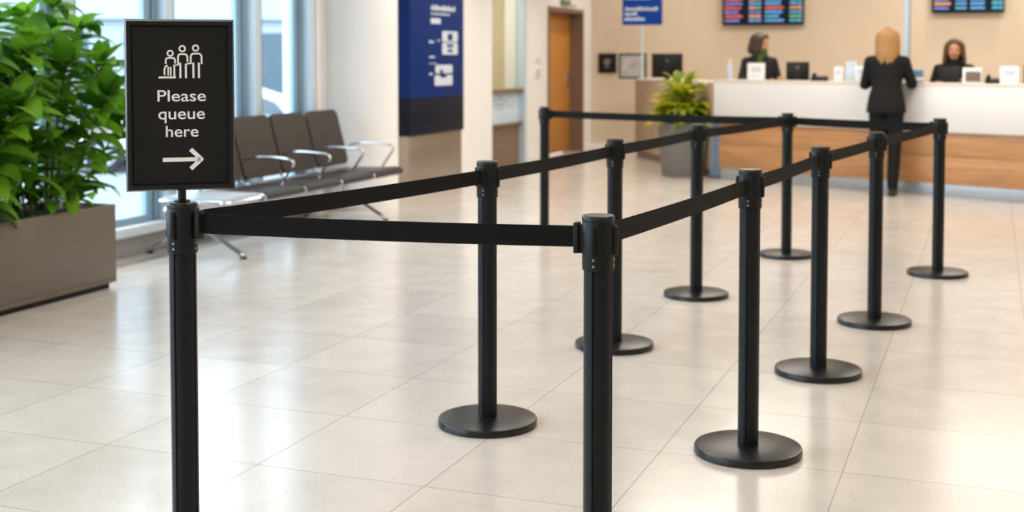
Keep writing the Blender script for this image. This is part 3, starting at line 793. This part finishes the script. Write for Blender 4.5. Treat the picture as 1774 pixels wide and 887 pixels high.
# blue notice on a pole
t = thing('counter_sign', 'bright blue notice on a slim white pole behind the potted plant', 'sign', RT(2.1, -.2, 1.05), R(-7.5))
b = bmesh.new(); lathe(b, [(.07, 0), (.07, .01), (.02, .016)], 24); obj('foot', b, counter_white, t)
b = bmesh.new(); lathe(b, [(.013, .01), (.013, .70)], 16); obj('pole', b, fin_paint, t)
p = obj('panel', xbox((-.25, -.014, .68), (.25, .014, 1.42), .006), sign_blue2, t)
b = bmesh.new(); rn = random.Random(21)
for x0, x1, z, h_ in ((-.21, .19, .86, .045), (-.22, -.06, .80, .038), (-.22, .03, .735, .045), (-.21, .1, 1.0, .05), (-.21, .15, 1.08, .05)):
    q = x0
    while q < x1:
        w_ = rn.uniform(.02, .04); box2(b, (q, -.0155, z), (min(x1, q + w_), -.014, z + h_ * rn.choice((.72, .75, 1)))); q += w_ + .007
obj('lettering', b, print_white, p, False)

# potted plant by the counter end
t = thing('potted_plant', 'yellow green leafy plant in a tall grey pot by the counter end', 'plant', (1.895, 14.13, 0), R(14))
b = bmesh.new()
def sq(w, z, r=.03): return [Vector((p[0], p[1], z)) for p in rrect(w, w, r, 4)]
prof = [(.345, 0), (.355, .01), (.40, .30), (.435, .585), (.44, .60), (.41, .60), (.40, .55)]
rg = [[b.verts.new(v) for v in sq(w, z)] for w, z in prof]
for r0, r1 in zip(rg, rg[1:]):
    for i in range(len(r0)): b.faces.new((r0[i], r0[(i + 1) % len(r0)], r1[(i + 1) % len(r0)], r1[i]))
b.faces.new(rg[0][::-1]); b.faces.new(rg[-1])
obj('pot', b, pot_grey, t)
bst = bmesh.new(); bl = bmesh.new(); rn = random.Random(17)
for s in range(44):
    a = s * 2.399; q = math.sqrt((s + .5) / 44); h = 1.06 - .40 * q + rn.uniform(-.08, .06); r0 = .07 * q
    rr = .03 + .20 * q
    pts = smooth_path([(math.cos(a) * r0, math.sin(a) * r0, .54), (math.cos(a) * rr * .5, math.sin(a) * rr * .5, .54 + (h - .54) * .6 + .03), (math.cos(a) * rr, math.sin(a) * rr, h)], 4)
    tube(bst, pts, [.007, .007, .006, .006, .005, .005, .004, .004, .003], 5)
    for m_ in range(5):
        az = a + (m_ - 2) * .75 + rn.uniform(-.4, .4); ln = rn.uniform(.20, .31)
        leaf(bl, pts[-1 - m_], (math.cos(az) * (.35 + .6 * q), math.sin(az) * (.35 + .6 * q), 1.0 - .65 * q + rn.uniform(-.2, .2)), ln, ln * rn.uniform(.34, .46), rn.uniform(.8, 2.0), rn.uniform(-.3, .3), .15)
obj('stems', bst, stem_m, t); obj('foliage', bl, leaf_yellow, t, angle=60)

# things on the counter top
ZT = 1.082
def card(x, y, w, h, label, rz=0., group=None, name='counter_card', m=None, lean=R(10), pr=True):
    t = thing(name, label, 'card', C(x, y, ZT), CR + rz, group)
    M = Matrix.Rotation(-lean, 4, 'X')
    b = bmesh.new(); box2(b, (-w / 2, -.004, 0), (w / 2, .004, h), .002); bmesh.ops.transform(b, matrix=M, verts=b.verts[:]); obj('sheet', b, m or paper, t)
    obj('foot', xbox((-w / 2, -.02, 0), (w / 2, .07, .006), .002), acrylic, t)
    if pr:
        b = bmesh.new(); box2(b, (-w * .3, -.0055, h * .45), (w * .3, -.004, h * .8)); box2(b, (-w * .3, -.0055, h * .2), (w * .2, -.004, h * .28)); bmesh.ops.transform(b, matrix=M, verts=b.verts[:]); obj('print', b, paper_print, t, False)
    return t
G = 'white cards along the counter top'
card(.40, .10, .185, .185, 'white leaflet card in front of the clerk with the green scarf', R(28), G)
card(1.37, .12, .09, .15, 'narrow white card left of the clear leaflet holder', R(25), G)
card(1.61, .12, .10, .16, 'white card on the counter close by the suited customer', R(25), G)
card(3.125, .12, .165, .165, 'white notice card on the counter right of the desk telephone', R(22), G)
t = card(2.77, .12, .17, .15, 'pale photo stand in front of the clerk with long hair', R(22), G, 'photo_stand')
b = bmesh.new(); box2(b, (-.06, -.0075, .015), (.075, -.0055, .11)); bmesh.ops.transform(b, matrix=Matrix.Rotation(-R(10), 4, 'X'), verts=b.verts[:]); obj('photo', b, mat('photo_print', (112, 96, 88), .5, 0, .6, 25), t, False)
t = thing('leaflet_holder', 'clear bluish leaflet holder standing between two white cards', 'holder', C(1.49, .16, ZT), CR + R(25))
b = bmesh.new(); box2(b, (-.055, -.002, 0), (.055, .002, .205), .001); box2(b, (-.055, -.045, .0), (.055, -.041, .09), .001); box2(b, (-.055, -.045, 0), (-.051, .002, .09)); box2(b, (.051, -.045, 0), (.055, .002, .09)); obj('holder', b, acrylic, t)
obj('leaflets', xbox((-.048, -.038, .004), (.048, -.006, .15)), card_blue, t)
t = thing('water_bottle', 'clear small bottle beside the large monitor at the counter end', 'bottle', C(.0, .2, ZT), 0)
b = bmesh.new(); lathe(b, [(.030, 0), (.033, .01), (.033, .12), (.026, .15), (.013, .18), (.013, .20)], 20); obj('bottle', b, acrylic, t)
b = bmesh.new(); lathe(b, [(.015, .195), (.015, .215), (.013, .217)], 16); obj('cap', b, paper, t)
def phone(x, y, label, rz):
    t = thing('desk_telephone', label, 'telephone', C(x, y, ZT), CR + rz, 'desk telephones on the counter')
    b = bmesh.new(); vs = box2(b, (-.085, -.07, 0), (.085, .08, .035), .008)
    for v in b.verts:
        if v.co.z > .02: v.co.z += (v.co.y + .07) * .12
    obj('base', b, monitor_black, t)
    b = bmesh.new(); tube(b, smooth_path([(-.055, -.06, .052), (-.055, -.03, .068), (-.055, .03, .074), (-.055, .07, .064)], 4), [.02] + [.015] * 11 + [.02], 8); obj('handset', b, monitor_black, t)
    b = bmesh.new()
    for i in range(3):
        for j in range(4): box2(b, (-.01 + i * .025, -.05 + j * .025, .036 + j * .003), (.008 + i * .025, -.032 + j * .025, .044 + j * .003), .002)
    obj('keypad', b, mat('keys', (88, 86, 84), .5), t)
phone(1.13, .16, 'black desk telephone between the small monitor and the narrow white card', R(25)); phone(2.97, .16, 'black desk telephone right of the pale photo stand', R(22))
t = thing('card_box', 'small blue and white box on the counter by the customer\'s hand', 'box', C(2.17, .22, ZT), CR + R(25))
obj('body', xbox((-.06, -.03, 0), (.06, .03, .12), .004), bag_blue, t); obj('label_band', xbox((-.061, -.0312, .02), (.061, .0312, .05)), paper, t)
t = thing('support_post', 'slim pale vertical post behind the counter beside the customer\'s head', 'post', C(1.87, .60, .75), CR)
b = bmesh.new(); box2(b, (-.028, -.028, 0.012), (.028, .028, CZ - .75), .006); obj('shaft', b, fin_paint, t)
obj('flange', xbox((-.06, -.06, 0), (.06, .06, .012), .003), fin_paint, t)
t = thing('tablet_stand', 'dark tablet on a stand before the clerk with long hair', 'tablet', C(2.46, .30, ZT), CR + R(20))
b = bmesh.new(); box2(b, (-.10, -.005, 0), (.10, .005, .15), .004); bmesh.ops.transform(b, matrix=Matrix.Translation((0, 0, .012)) @ Matrix.Rotation(-R(14), 4, 'X'), verts=b.verts[:]); obj('panel', b, monitor_black, t)
obj('foot', xbox((-.05, -.025, 0), (.05, .045, .014), .003), monitor_black, t)

# ------------------------------------------------------------------ PEOPLE
def arm_ring(bm, pts, rad): tube(bm, smooth_path(pts, 4), [rad[0] + (rad[1] - rad[0]) * i / (4 * (len(pts) - 1)) for i in range(4 * (len(pts) - 1) + 1)], 14)
def hand(bm, wrist, d, palm_n, side):
    """five separate, slightly curled fingers from wrist along d; palm_n points out of the palm"""
    d = Vector(d).normalized(); pn = Vector(palm_n); pn = (pn - d * pn.dot(d)).normalized(); s = d.cross(pn).normalized() * side
    w = Vector(wrist)
    loft(bm, [(w - d * .01, .024, .018, s, pn), (w + d * .03, .033, .015, s, pn), (w + d * .07, .038, .014, s, pn), (w + d * .088, .034, .011, s, pn)], 14)
    for k, (off, ln, r) in enumerate(((-.029, .066, .0078), (-.0097, .076, .0082), (.0097, .072, .008), (.028, .056, .0072))):
        p0 = w + d * .078 + s * off; dd = (d + s * off * 3).normalized()
        p1 = p0 + dd * ln * .5; p2 = p1 + (dd + pn * .45).normalized() * ln * .32; p3 = p2 + (dd + pn * .9).normalized() * ln * .24
        tube(bm, [p0 - dd * .02, p0, p1, p2, p3], [r, r, r * .95, r * .88, r * .7], 10)
    p0 = w + d * .02 - s * .026; dd = (d * .7 - s * .75 + pn * .25).normalized()
    tube(bm, [p0, p0 + dd * .035, p0 + dd * .035 + (d + pn * .3 - s * .2).normalized() * .03, p0 + dd * .035 + (d + pn * .5).normalized() * .052], [.013, .0105, .009, .0072], 10)

def figure(loc, rz, H, label, pose, suit, hair_mat, hair_len, look=0., tilt=0., scarf=False, hair_side=0.):
    """a standing woman facing local +y; pose: (elbowL, handL, elbowR, handR) in metres at body scale 1.62"""
    t = thing('person', label, 'person', loc, rz)
    k = H / 1.62
    t.scale = (k, k, k)
    sh = {-1: Vector((-.152, 0, 1.300)), 1: Vector((.152, 0, 1.300))}
    lean = pose.get('lean', 0.)
    def ln(v): v = Vector(v); return Vector((v.x, v.y + max(0, v.z - .9) * lean, v.z))
    HC = ln((0, .012, 1.505))
    HM = Matrix.Translation(HC) @ Matrix.Rotation(look, 4, 'Z') @ Matrix.Rotation(tilt, 4, 'X')
    # --- body, one surface
    b = bmesh.new()
    loft(b, [(ln((0, 0, .84)), .14, .095), (ln((0, 0, .92)), .150, .10), (ln((0, 0, 1.05)), .112, .082), (ln((0, .01, 1.2)), .130, .09), (ln((0, 0, 1.28)), .128, .074), (ln((0, 0, 1.345)), .08, .054), (ln((0, 0, 1.385)), .05, .048)], 24)
    loft(b, [(ln((0, -.002, 1.35)), .052, .05), (ln((0, .002, 1.41)), .046, .048), (ln((0, .008, 1.46)), .045, .05)], 18)
    hv = ball(b, (0, 0, 0), 1, (.070, .088, .108), 24, 18)
    hv += ball(b, (0, .030, -.062), 1, (.045, .050, .046), 16, 10)           # jaw and chin
    hv += loft(b, [((0, .078, .018), .006, .005), ((0, .092, -.008), .009, .009), ((0, .100, -.024), .012, .010), ((0, .086, -.032), .010, .006)], 10)   # nose
    for s in (-1, 1):
        hv += ball(b, (s * .070, -.006, -.012), 1, (.010, .018, .028), 10, 8)   # ears
        hv += ball(b, (s * .030, .060, -.030), 1, (.026, .022, .024), 10, 8)    # cheeks
    hv += ball(b, (0, .070, .030), 1, (.050, .018, .014), 12, 8)              # brow
    bmesh.ops.transform(b, matrix=HM, verts=hv)
    foot_p = pose.get('feet', {-1: (-.085, 0), 1: (.085, 0)})
    legs = {}
    for s in (-1, 1):
        fx, fy = foot_p[s]
        hipp = Vector((s * .078, 0, .86)); kn = Vector(((s * .085 + fx) / 2, fy * .4 + .03, .455)); an = Vector((fx, fy - .02, .085))
        legs[s] = (hipp, kn, an)
        tube(b, smooth_path([hipp, kn, an], 5), [.078, .075, .068, .06, .055, .05, .05, .05, .046, .038, .033], 16)
        tube(b, [an + Vector((0, -.02, -.02)), an + Vector((0, .05, -.045)), an + Vector((0, .14, -.06))], [.036, .034, .026], 12, .8)
        E = Vector(pose['elbow'][s]); Hn = Vector(pose['hand'][s]); shp = ln(sh[s])
        tube(b, smooth_path([shp, E], 4) , [.040, .039, .038, .036, .034], 14)
        tube(b, [E, E + (Hn - E) * .35, Hn], [.037, .036, .024], 14)
        ball(b, E, .037); ball(b, shp, .040)
        hand(b, Hn, (Hn - E) * .6 + Vector(pose['hdir'][s]) * .1, pose.get('palm', {-1: (0, 0, -1), 1: (0, 0, -1)})[s], s)
    bd = obj('body', fuse(b, .0062, 3, .4), skin_m, t, angle=180)
    # --- face details
    for s in (-1, 1):
        e = bmesh.new(); ball(e, (s * .029, .0775, .008), 1, (.013, .009, .0065), 12, 8); bmesh.ops.transform(e, matrix=HM, verts=e.verts[:]); obj('eye', e, eye_m, t)
    e = bmesh.new(); ball(e, (0, .083, -.055), 1, (.021, .008, .0075), 12, 8); bmesh.ops.transform(e, matrix=HM, verts=e.verts[:]); obj('mouth', e, lip_m, t)
    # --- jacket
    b = bmesh.new()
    loft(b, [(ln((0, -.005, .80)), .190, .135), (ln((0, -.005, .86)), .182, .132), (ln((0, 0, .95)), .168, .120), (ln((0, 0, 1.05)), .140, .102), (ln((0, .008, 1.16)), .155, .112), (ln((0, .004, 1.25)), .170, .108), (ln((0, 0, 1.305)), .168, .092), (ln((0, -.004, 1.345)), .128, .078), (ln((0, -.006, 1.375)), .086, .066), (ln((0, -.006, 1.405)), .064, .058)], 28)
    for s in (-1, 1):
        E = Vector(pose['elbow'][s]); Hn = Vector(pose['hand'][s]); shp = ln(sh[s])
        tube(b, [shp + Vector((-s * .04, 0, .0)), shp + Vector((s * .01, 0, -.008)), shp + (E - shp) * .5, E], [.054, .058, .054, .050], 16)
        ball(b, E, .050); ball(b, shp + Vector((s * .006, 0, -.010)), .057)
        tube(b, [E, E + (Hn - E) * .5, E + (Hn - E) * .92], [.052, .046, .037], 16)
        b2 = b
        tube(b, [ln((s * .062, .055, 1.385)), ln((s * .058, .098, 1.30)), ln((s * .016, .118, 1.12))], [.018, .026, .012], 10, .4)    # lapel
    jk = obj('jacket', fuse(b, .008, 4, .5), suit, t, angle=180)
    b = bmesh.new()
    for z in (.98, 1.08): ball(b, ln((0, .118 if z > 1 else .124, z)), .009, (1, .6, 1), 10, 6)
    obj('buttons', b, monitor_black, jk)
    # --- trousers
    b = bmesh.new()
    loft(b, [((0, 0, .80), .150, .112), ((0, 0, .86), .160, .118), (ln((0, 0, .95)), .150, .105), (ln((0, 0, 1.0)), .135, .095)], 24)
    for s in (-1, 1):
        hipp, kn, an = legs[s]
        tube(b, smooth_path([hipp + Vector((0, 0, .03)), kn, an + Vector((0, -.004, -.02))], 5), [.094, .092, .086, .078, .07, .064, .062, .06, .057, .053, .050], 16)
    obj('trousers', fuse(b, .009, 4, .5), suit, t, angle=180)
    # --- shoes
    for s in (-1, 1):
        an = legs[s][2]; b = bmesh.new()
        tube(b, [an + Vector((0, -.05, -.035)), an + Vector((0, .0, -.03)), an + Vector((0, .07, -.05)), an + Vector((0, .14, -.062)), an + Vector((0, .185, -.066))], [.034, .044, .043, .036, .018], 14, .9)
        box2(b, (an.x - .034, an.y - .072, 0), (an.x + .034, an.y - .01, .03), .006)
        box2(b, (an.x - .036, an.y - .06, .004), (an.x + .036, an.y + .17, .018), .006)
        for v in b.verts: v.co.z = max(v.co.z, 0)
        obj('shoe', fuse(b, .006, 3, .4), shoe_m, t, angle=180)
    # --- hair: locks laid over the scalp and falling behind the shoulders
    b = bmesh.new(); rn = random.Random(int(H * 1000))
    ball(b, (0, -.018, .018), 1, (.084, .092, .106), 24, 16)
    # open the face by pulling the cap back
    for v in b.verts:
        if v.co.y > .045 and v.co.z < .075: v.co.y = .045 - (v.co.y - .045) * .3
    part = .018
    for s in (-1, 1):
        for i in range(13):
            u = i / 12                       # 0 front hairline .. 1 nape
            az = R(62) + u * R(118)           # measured from +y round to -y
            ex, ey = math.sin(az) * .092, math.cos(az) * .100 - .012
            L_ = hair_len * (.88 + .16 * math.sin(i * 2.1 + s)) * (1. if u > .15 else .92)
            top = Vector((s * part * .4 + part * .3, .07 - u * .13, .112 - .02 * abs(u - .4)))
            mid = Vector((s * ex * .86, ey + .01, .055)); low = Vector((s * ex * 1.04, ey, -.04))
            tip1 = Vector((s * (abs(ex) * .92 + .014 + hair_side), ey * (.95 if ey < 0 else .55) - (.012 if u > .4 else -.01), -.04 - (L_ - .04) * .55)); tip2 = Vector((s * (abs(ex) * .80 + .012 + hair_side), ey * (.85 if ey < 0 else .5) - (.006 if u > .4 else -.02), -.04 - (L_ - .04)))
            pts = smooth_path([top, mid, low, tip1, tip2], 4)
            tube(b, pts, [.013 + .010 * math.sin(PI * min(1, q / 13)) * 1. for q in range(13)] + [.015, .013, .011, .007], 9)
    bmesh.ops.transform(b, matrix=HM, verts=b.verts[:])
    obj('hair', fuse(b, .0066, 3, .5), hair_mat, t, angle=180)
    if scarf:
        b = bmesh.new(); n = 28
        for lp, (rr, z) in enumerate(((.066, 1.40), (.074, 1.372), (.07, 1.425))):
            tube(b, [ln((rr * math.cos(2 * PI * i / n), rr * .95 * math.sin(2 * PI * i / n) + .006, z - .016 * math.sin(2 * PI * i / n) + .004 * math.sin(5 * i))) for i in range(n + 1)], .021, 10)
        tube(b, smooth_path([ln((.02, .075, 1.37)), ln((.03, .115, 1.31)), ln((.02, .125, 1.22))], 4), [.024, .028, .032, .034, .034, .032, .03, .028, .022], 10, .4)
        obj('scarf', fuse(b, .006, 3, .5), scarf_green, t, angle=180)
    return t
# customer at the counter, seen from behind
figure(C(2.10, -.27), R(-24), 1.615, 'person with long blond hair in a black suit standing at the counter, seen from behind',
       dict(lean=.06, elbow={-1: (-.215, .07, 1.065), 1: (.225, .09, 1.075)}, hand={-1: (-.12, .30, 1.135), 1: (.185, .32, 1.135)}, hdir={-1: (.6, .8, 0), 1: (-.1, 1, 0)},
            feet={-1: (-.075, -.03), 1: (.07, -.0)}), suit_black, hair_blond, .30)
figure(C(-.10, .94), R(186), 1.60, 'person with dark brown bob, charcoal jacket and green scarf behind the counter',
       dict(lean=.04, elbow={-1: (-.225, .03, 1.06), 1: (.225, .05, 1.06)}, hand={-1: (-.17, .25, 1.10), 1: (.14, .26, 1.10)}, hdir={-1: (.2, 1, 0), 1: (-.2, 1, 0)}), suit_grey, hair_brown, .135, look=R(52), tilt=R(-8), scarf=True, hair_side=.006)
figure(C(2.225, .93), R(160), 1.515, 'person with long chestnut hair in a black jacket facing forward behind the counter',
       dict(lean=.05, elbow={-1: (-.225, .05, 1.08), 1: (.225, .05, 1.08)}, hand={-1: (-.13, .24, 1.16), 1: (.13, .24, 1.16)}, hdir={-1: (.3, 1, 0), 1: (-.3, 1, 0)}), suit_black, hair_mid, .27, tilt=R(-10), hair_side=.012)

# ------------------------------------------------------------------ OUTSIDE THE WINDOWS
b = bmesh.new(); box2(b, (-60, -30, -.7), (-.31, 60, -.6)); struct('pavement', b, asphalt)
t = thing('parked_car', 'white car parked outside beyond the windows', 'car', (-5.55, 22.0, -.6), R(8))
b = bmesh.new()
side = [(-2.1, .28), (-2.12, .62), (-1.95, .86), (-1.2, .95), (-.55, 1.36), (.1, 1.45), (1.0, 1.43), (1.62, 1.22), (1.98, .95), (2.08, .7), (2.06, .30)]
sec = []
for y, sc_ in ((-.82, .97), (-.86, 1.), (.86, 1.), (.82, .97)): sec.append([b.verts.new((x * (sc_ if z > .9 else 1), y * (1 - max(0, z - .9) * .32), z * (sc_ if z > 1 else 1))) for x, z in side])
for s0, s1 in zip(sec, sec[1:]):
    for i in range(len(side)): b.faces.new((s0[i], s0[(i + 1) % len(side)], s1[(i + 1) % len(side)], s1[i]))
b.faces.new(sec[0][::-1]); b.faces.new(sec[-1]); bmesh.ops.recalc_face_normals(b, faces=b.faces)
obj('body', b, car_paint, t, angle=50)
for s in (-1, 1):
    for pts in ([(-1.0, .97), (-.5, 1.30), (.0, 1.37), (.0, .97)], [(.08, .97), (.08, 1.37), (.95, 1.35), (1.45, 1.16), (1.62, .97)]):
        b = bmesh.new(); prism(b, pts, -.012, .012)
        for v in b.verts: v.co.y += s * (.862 * (1 - max(0, v.co.z - .9) * .32) + .002)
        obj('window', b, car_glass, t, False)
    for x in (-1.32, 1.32):
        M = Matrix.Translation((x, s * .80, .32)) @ Matrix.Rotation(PI / 2, 4, 'X')
        b = bmesh.new(); lathe(b, [(.30, -.1), (.32, -.08), (.32, .08), (.30, .1)], 28, axis=M); w_ = obj('wheel', b, tyre_m, t)
        b = bmesh.new(); lathe(b, [(.20, -.105), (.20, .105)], 20, axis=M); obj('hub', b, chrome, w_)
    b = bmesh.new(); box2(b, (-.82, s * .86, .94), (-.68, s * 1.0, 1.06), .03); obj('mirror', b, car_paint, t)
b = bmesh.new(); prism(b, [(2.0, .72), (2.085, .72), (2.06, .86), (1.98, .86)], -.75, -.45); prism(b, [(2.0, .72), (2.085, .72), (2.06, .86), (1.98, .86)], .45, .75); obj('tail_light', b, lip_m, t)
# facing building
t = thing('office_building', 'pale building with blue grey glazing across the road outside', 'building', (-9.0, 33.0, -.6), R(12))
obj('wall', xbox((-14, 0, 0), (7.5, 8, 9)), ext_pale, t, False)
for z0, z1, m_ in ((.35, 2.55, ext_dark), (3.7, 5.4, ext_mid), (6.6, 8.2, ext_mid)):
    for x in range(-13, 7, 3):
        wn = obj('window', xbox((x, -.06, z0), (x + 2.1, .02, z1)), m_, t, False)
        obj('window_frame', xbox((x + 1.0, -.09, z0), (x + 1.08, -.05, z1)), ext_pale, wn, False)
obj('band', xbox((-14.1, -.25, 2.9), (7.6, 0, 3.4)), ext_pale, t, False)

# ------------------------------------------------------------------ LIGHT
wd = bpy.data.worlds.new('World'); scene.world = wd; wd.use_nodes = True
bg = wd.node_tree.nodes['Background']; bg.inputs['Color'].default_value = (.84, .93, 1., 1); bg.inputs['Strength'].default_value = 5.0
def area(name, loc, sx, sy, power, colr, rot=(0, 0, 0)):
    l = bpy.data.lights.new(name, 'AREA'); l.shape = 'RECTANGLE'; l.size = sx; l.size_y = sy; l.energy = power; l.color = colr
    o = bpy.data.objects.new(name, l); col.objects.link(o); o.location = loc; o.rotation_euler = rot
    return o
WARM = (1., .915, .82); NEUT = (1., .985, .96)
for a_, t_, p in ((4.2, -7.6, 75), (2.6, -3.5, 55), (2.6, .5, 55), (2.9, 4.6, 95), (6., -3.5, 60), (6., .5, 70), (5.6, 4.2, 105), (3.0, 8.3, 60), (5.5, 8.6, 70), (8.5, 6.5, 50)):  # first one is fill added behind the camera to brighten the sign face
    area('ceiling_and_fill', W(a_, t_, CZ - .03), 1.2, 1.2, p * .54, WARM if t_ > 4 or a_ > 5 else NEUT, (0, 0, RZ))
area('office_light', W(-1.0, 7.2, 2.5), .8, .8, 26, (1, .96, .84), (0, 0, RZ))
for a_, t_, p in ((.9, T1 - .4, 45), (2.3, T1 - .4, 25), (4.9, T1 - .4, 50), (6.0, T1 - .4, 50), (1.0, 9.2, 50), (1.0, 7.3, 60), (1.0, 5.2, 60), (1.15, 3.2, 60), (1.3, 1.2, 50)):  # back wall spots make its scallops; left wall spots are added wall fill
    l = bpy.data.lights.new('downlight_and_fill', 'SPOT'); l.energy = p; l.spot_size = R(100); l.spot_blend = .8; l.color = WARM if t_ > 8 else NEUT; l.shadow_soft_size = .08
    o = bpy.data.objects.new('downlight_and_fill', l); col.objects.link(o); o.location = W(a_, t_, CZ - .05)

# ------------------------------------------------------------------ CAMERA
cam = bpy.data.cameras.new('camera'); co = bpy.data.objects.new('camera', cam); col.objects.link(co)
co.location = (0, 0, 1.335); co.rotation_euler = (PI / 2 - R(2.7), 0, 0)
cam.sensor_width = 36; cam.lens = 2200 * 36 / 1774; cam.shift_y = -.1363
cam.clip_start = .05
cam.dof.use_dof = True; cam.dof.focus_distance = 3.35; cam.dof.aperture_fstop = 3.2
scene.camera = co
scene.view_settings.view_transform = 'Standard'; scene.view_settings.look = 'None'
scene.view_settings.gamma = 1; scene.view_settings.use_curve_mapping = False
scene.view_settings.exposure = .32
scene.cycles.use_denoising = True
scene.cycles.max_bounces = 8; scene.cycles.transparent_max_bounces = 12
scene.cycles.sample_clamp_indirect = 8
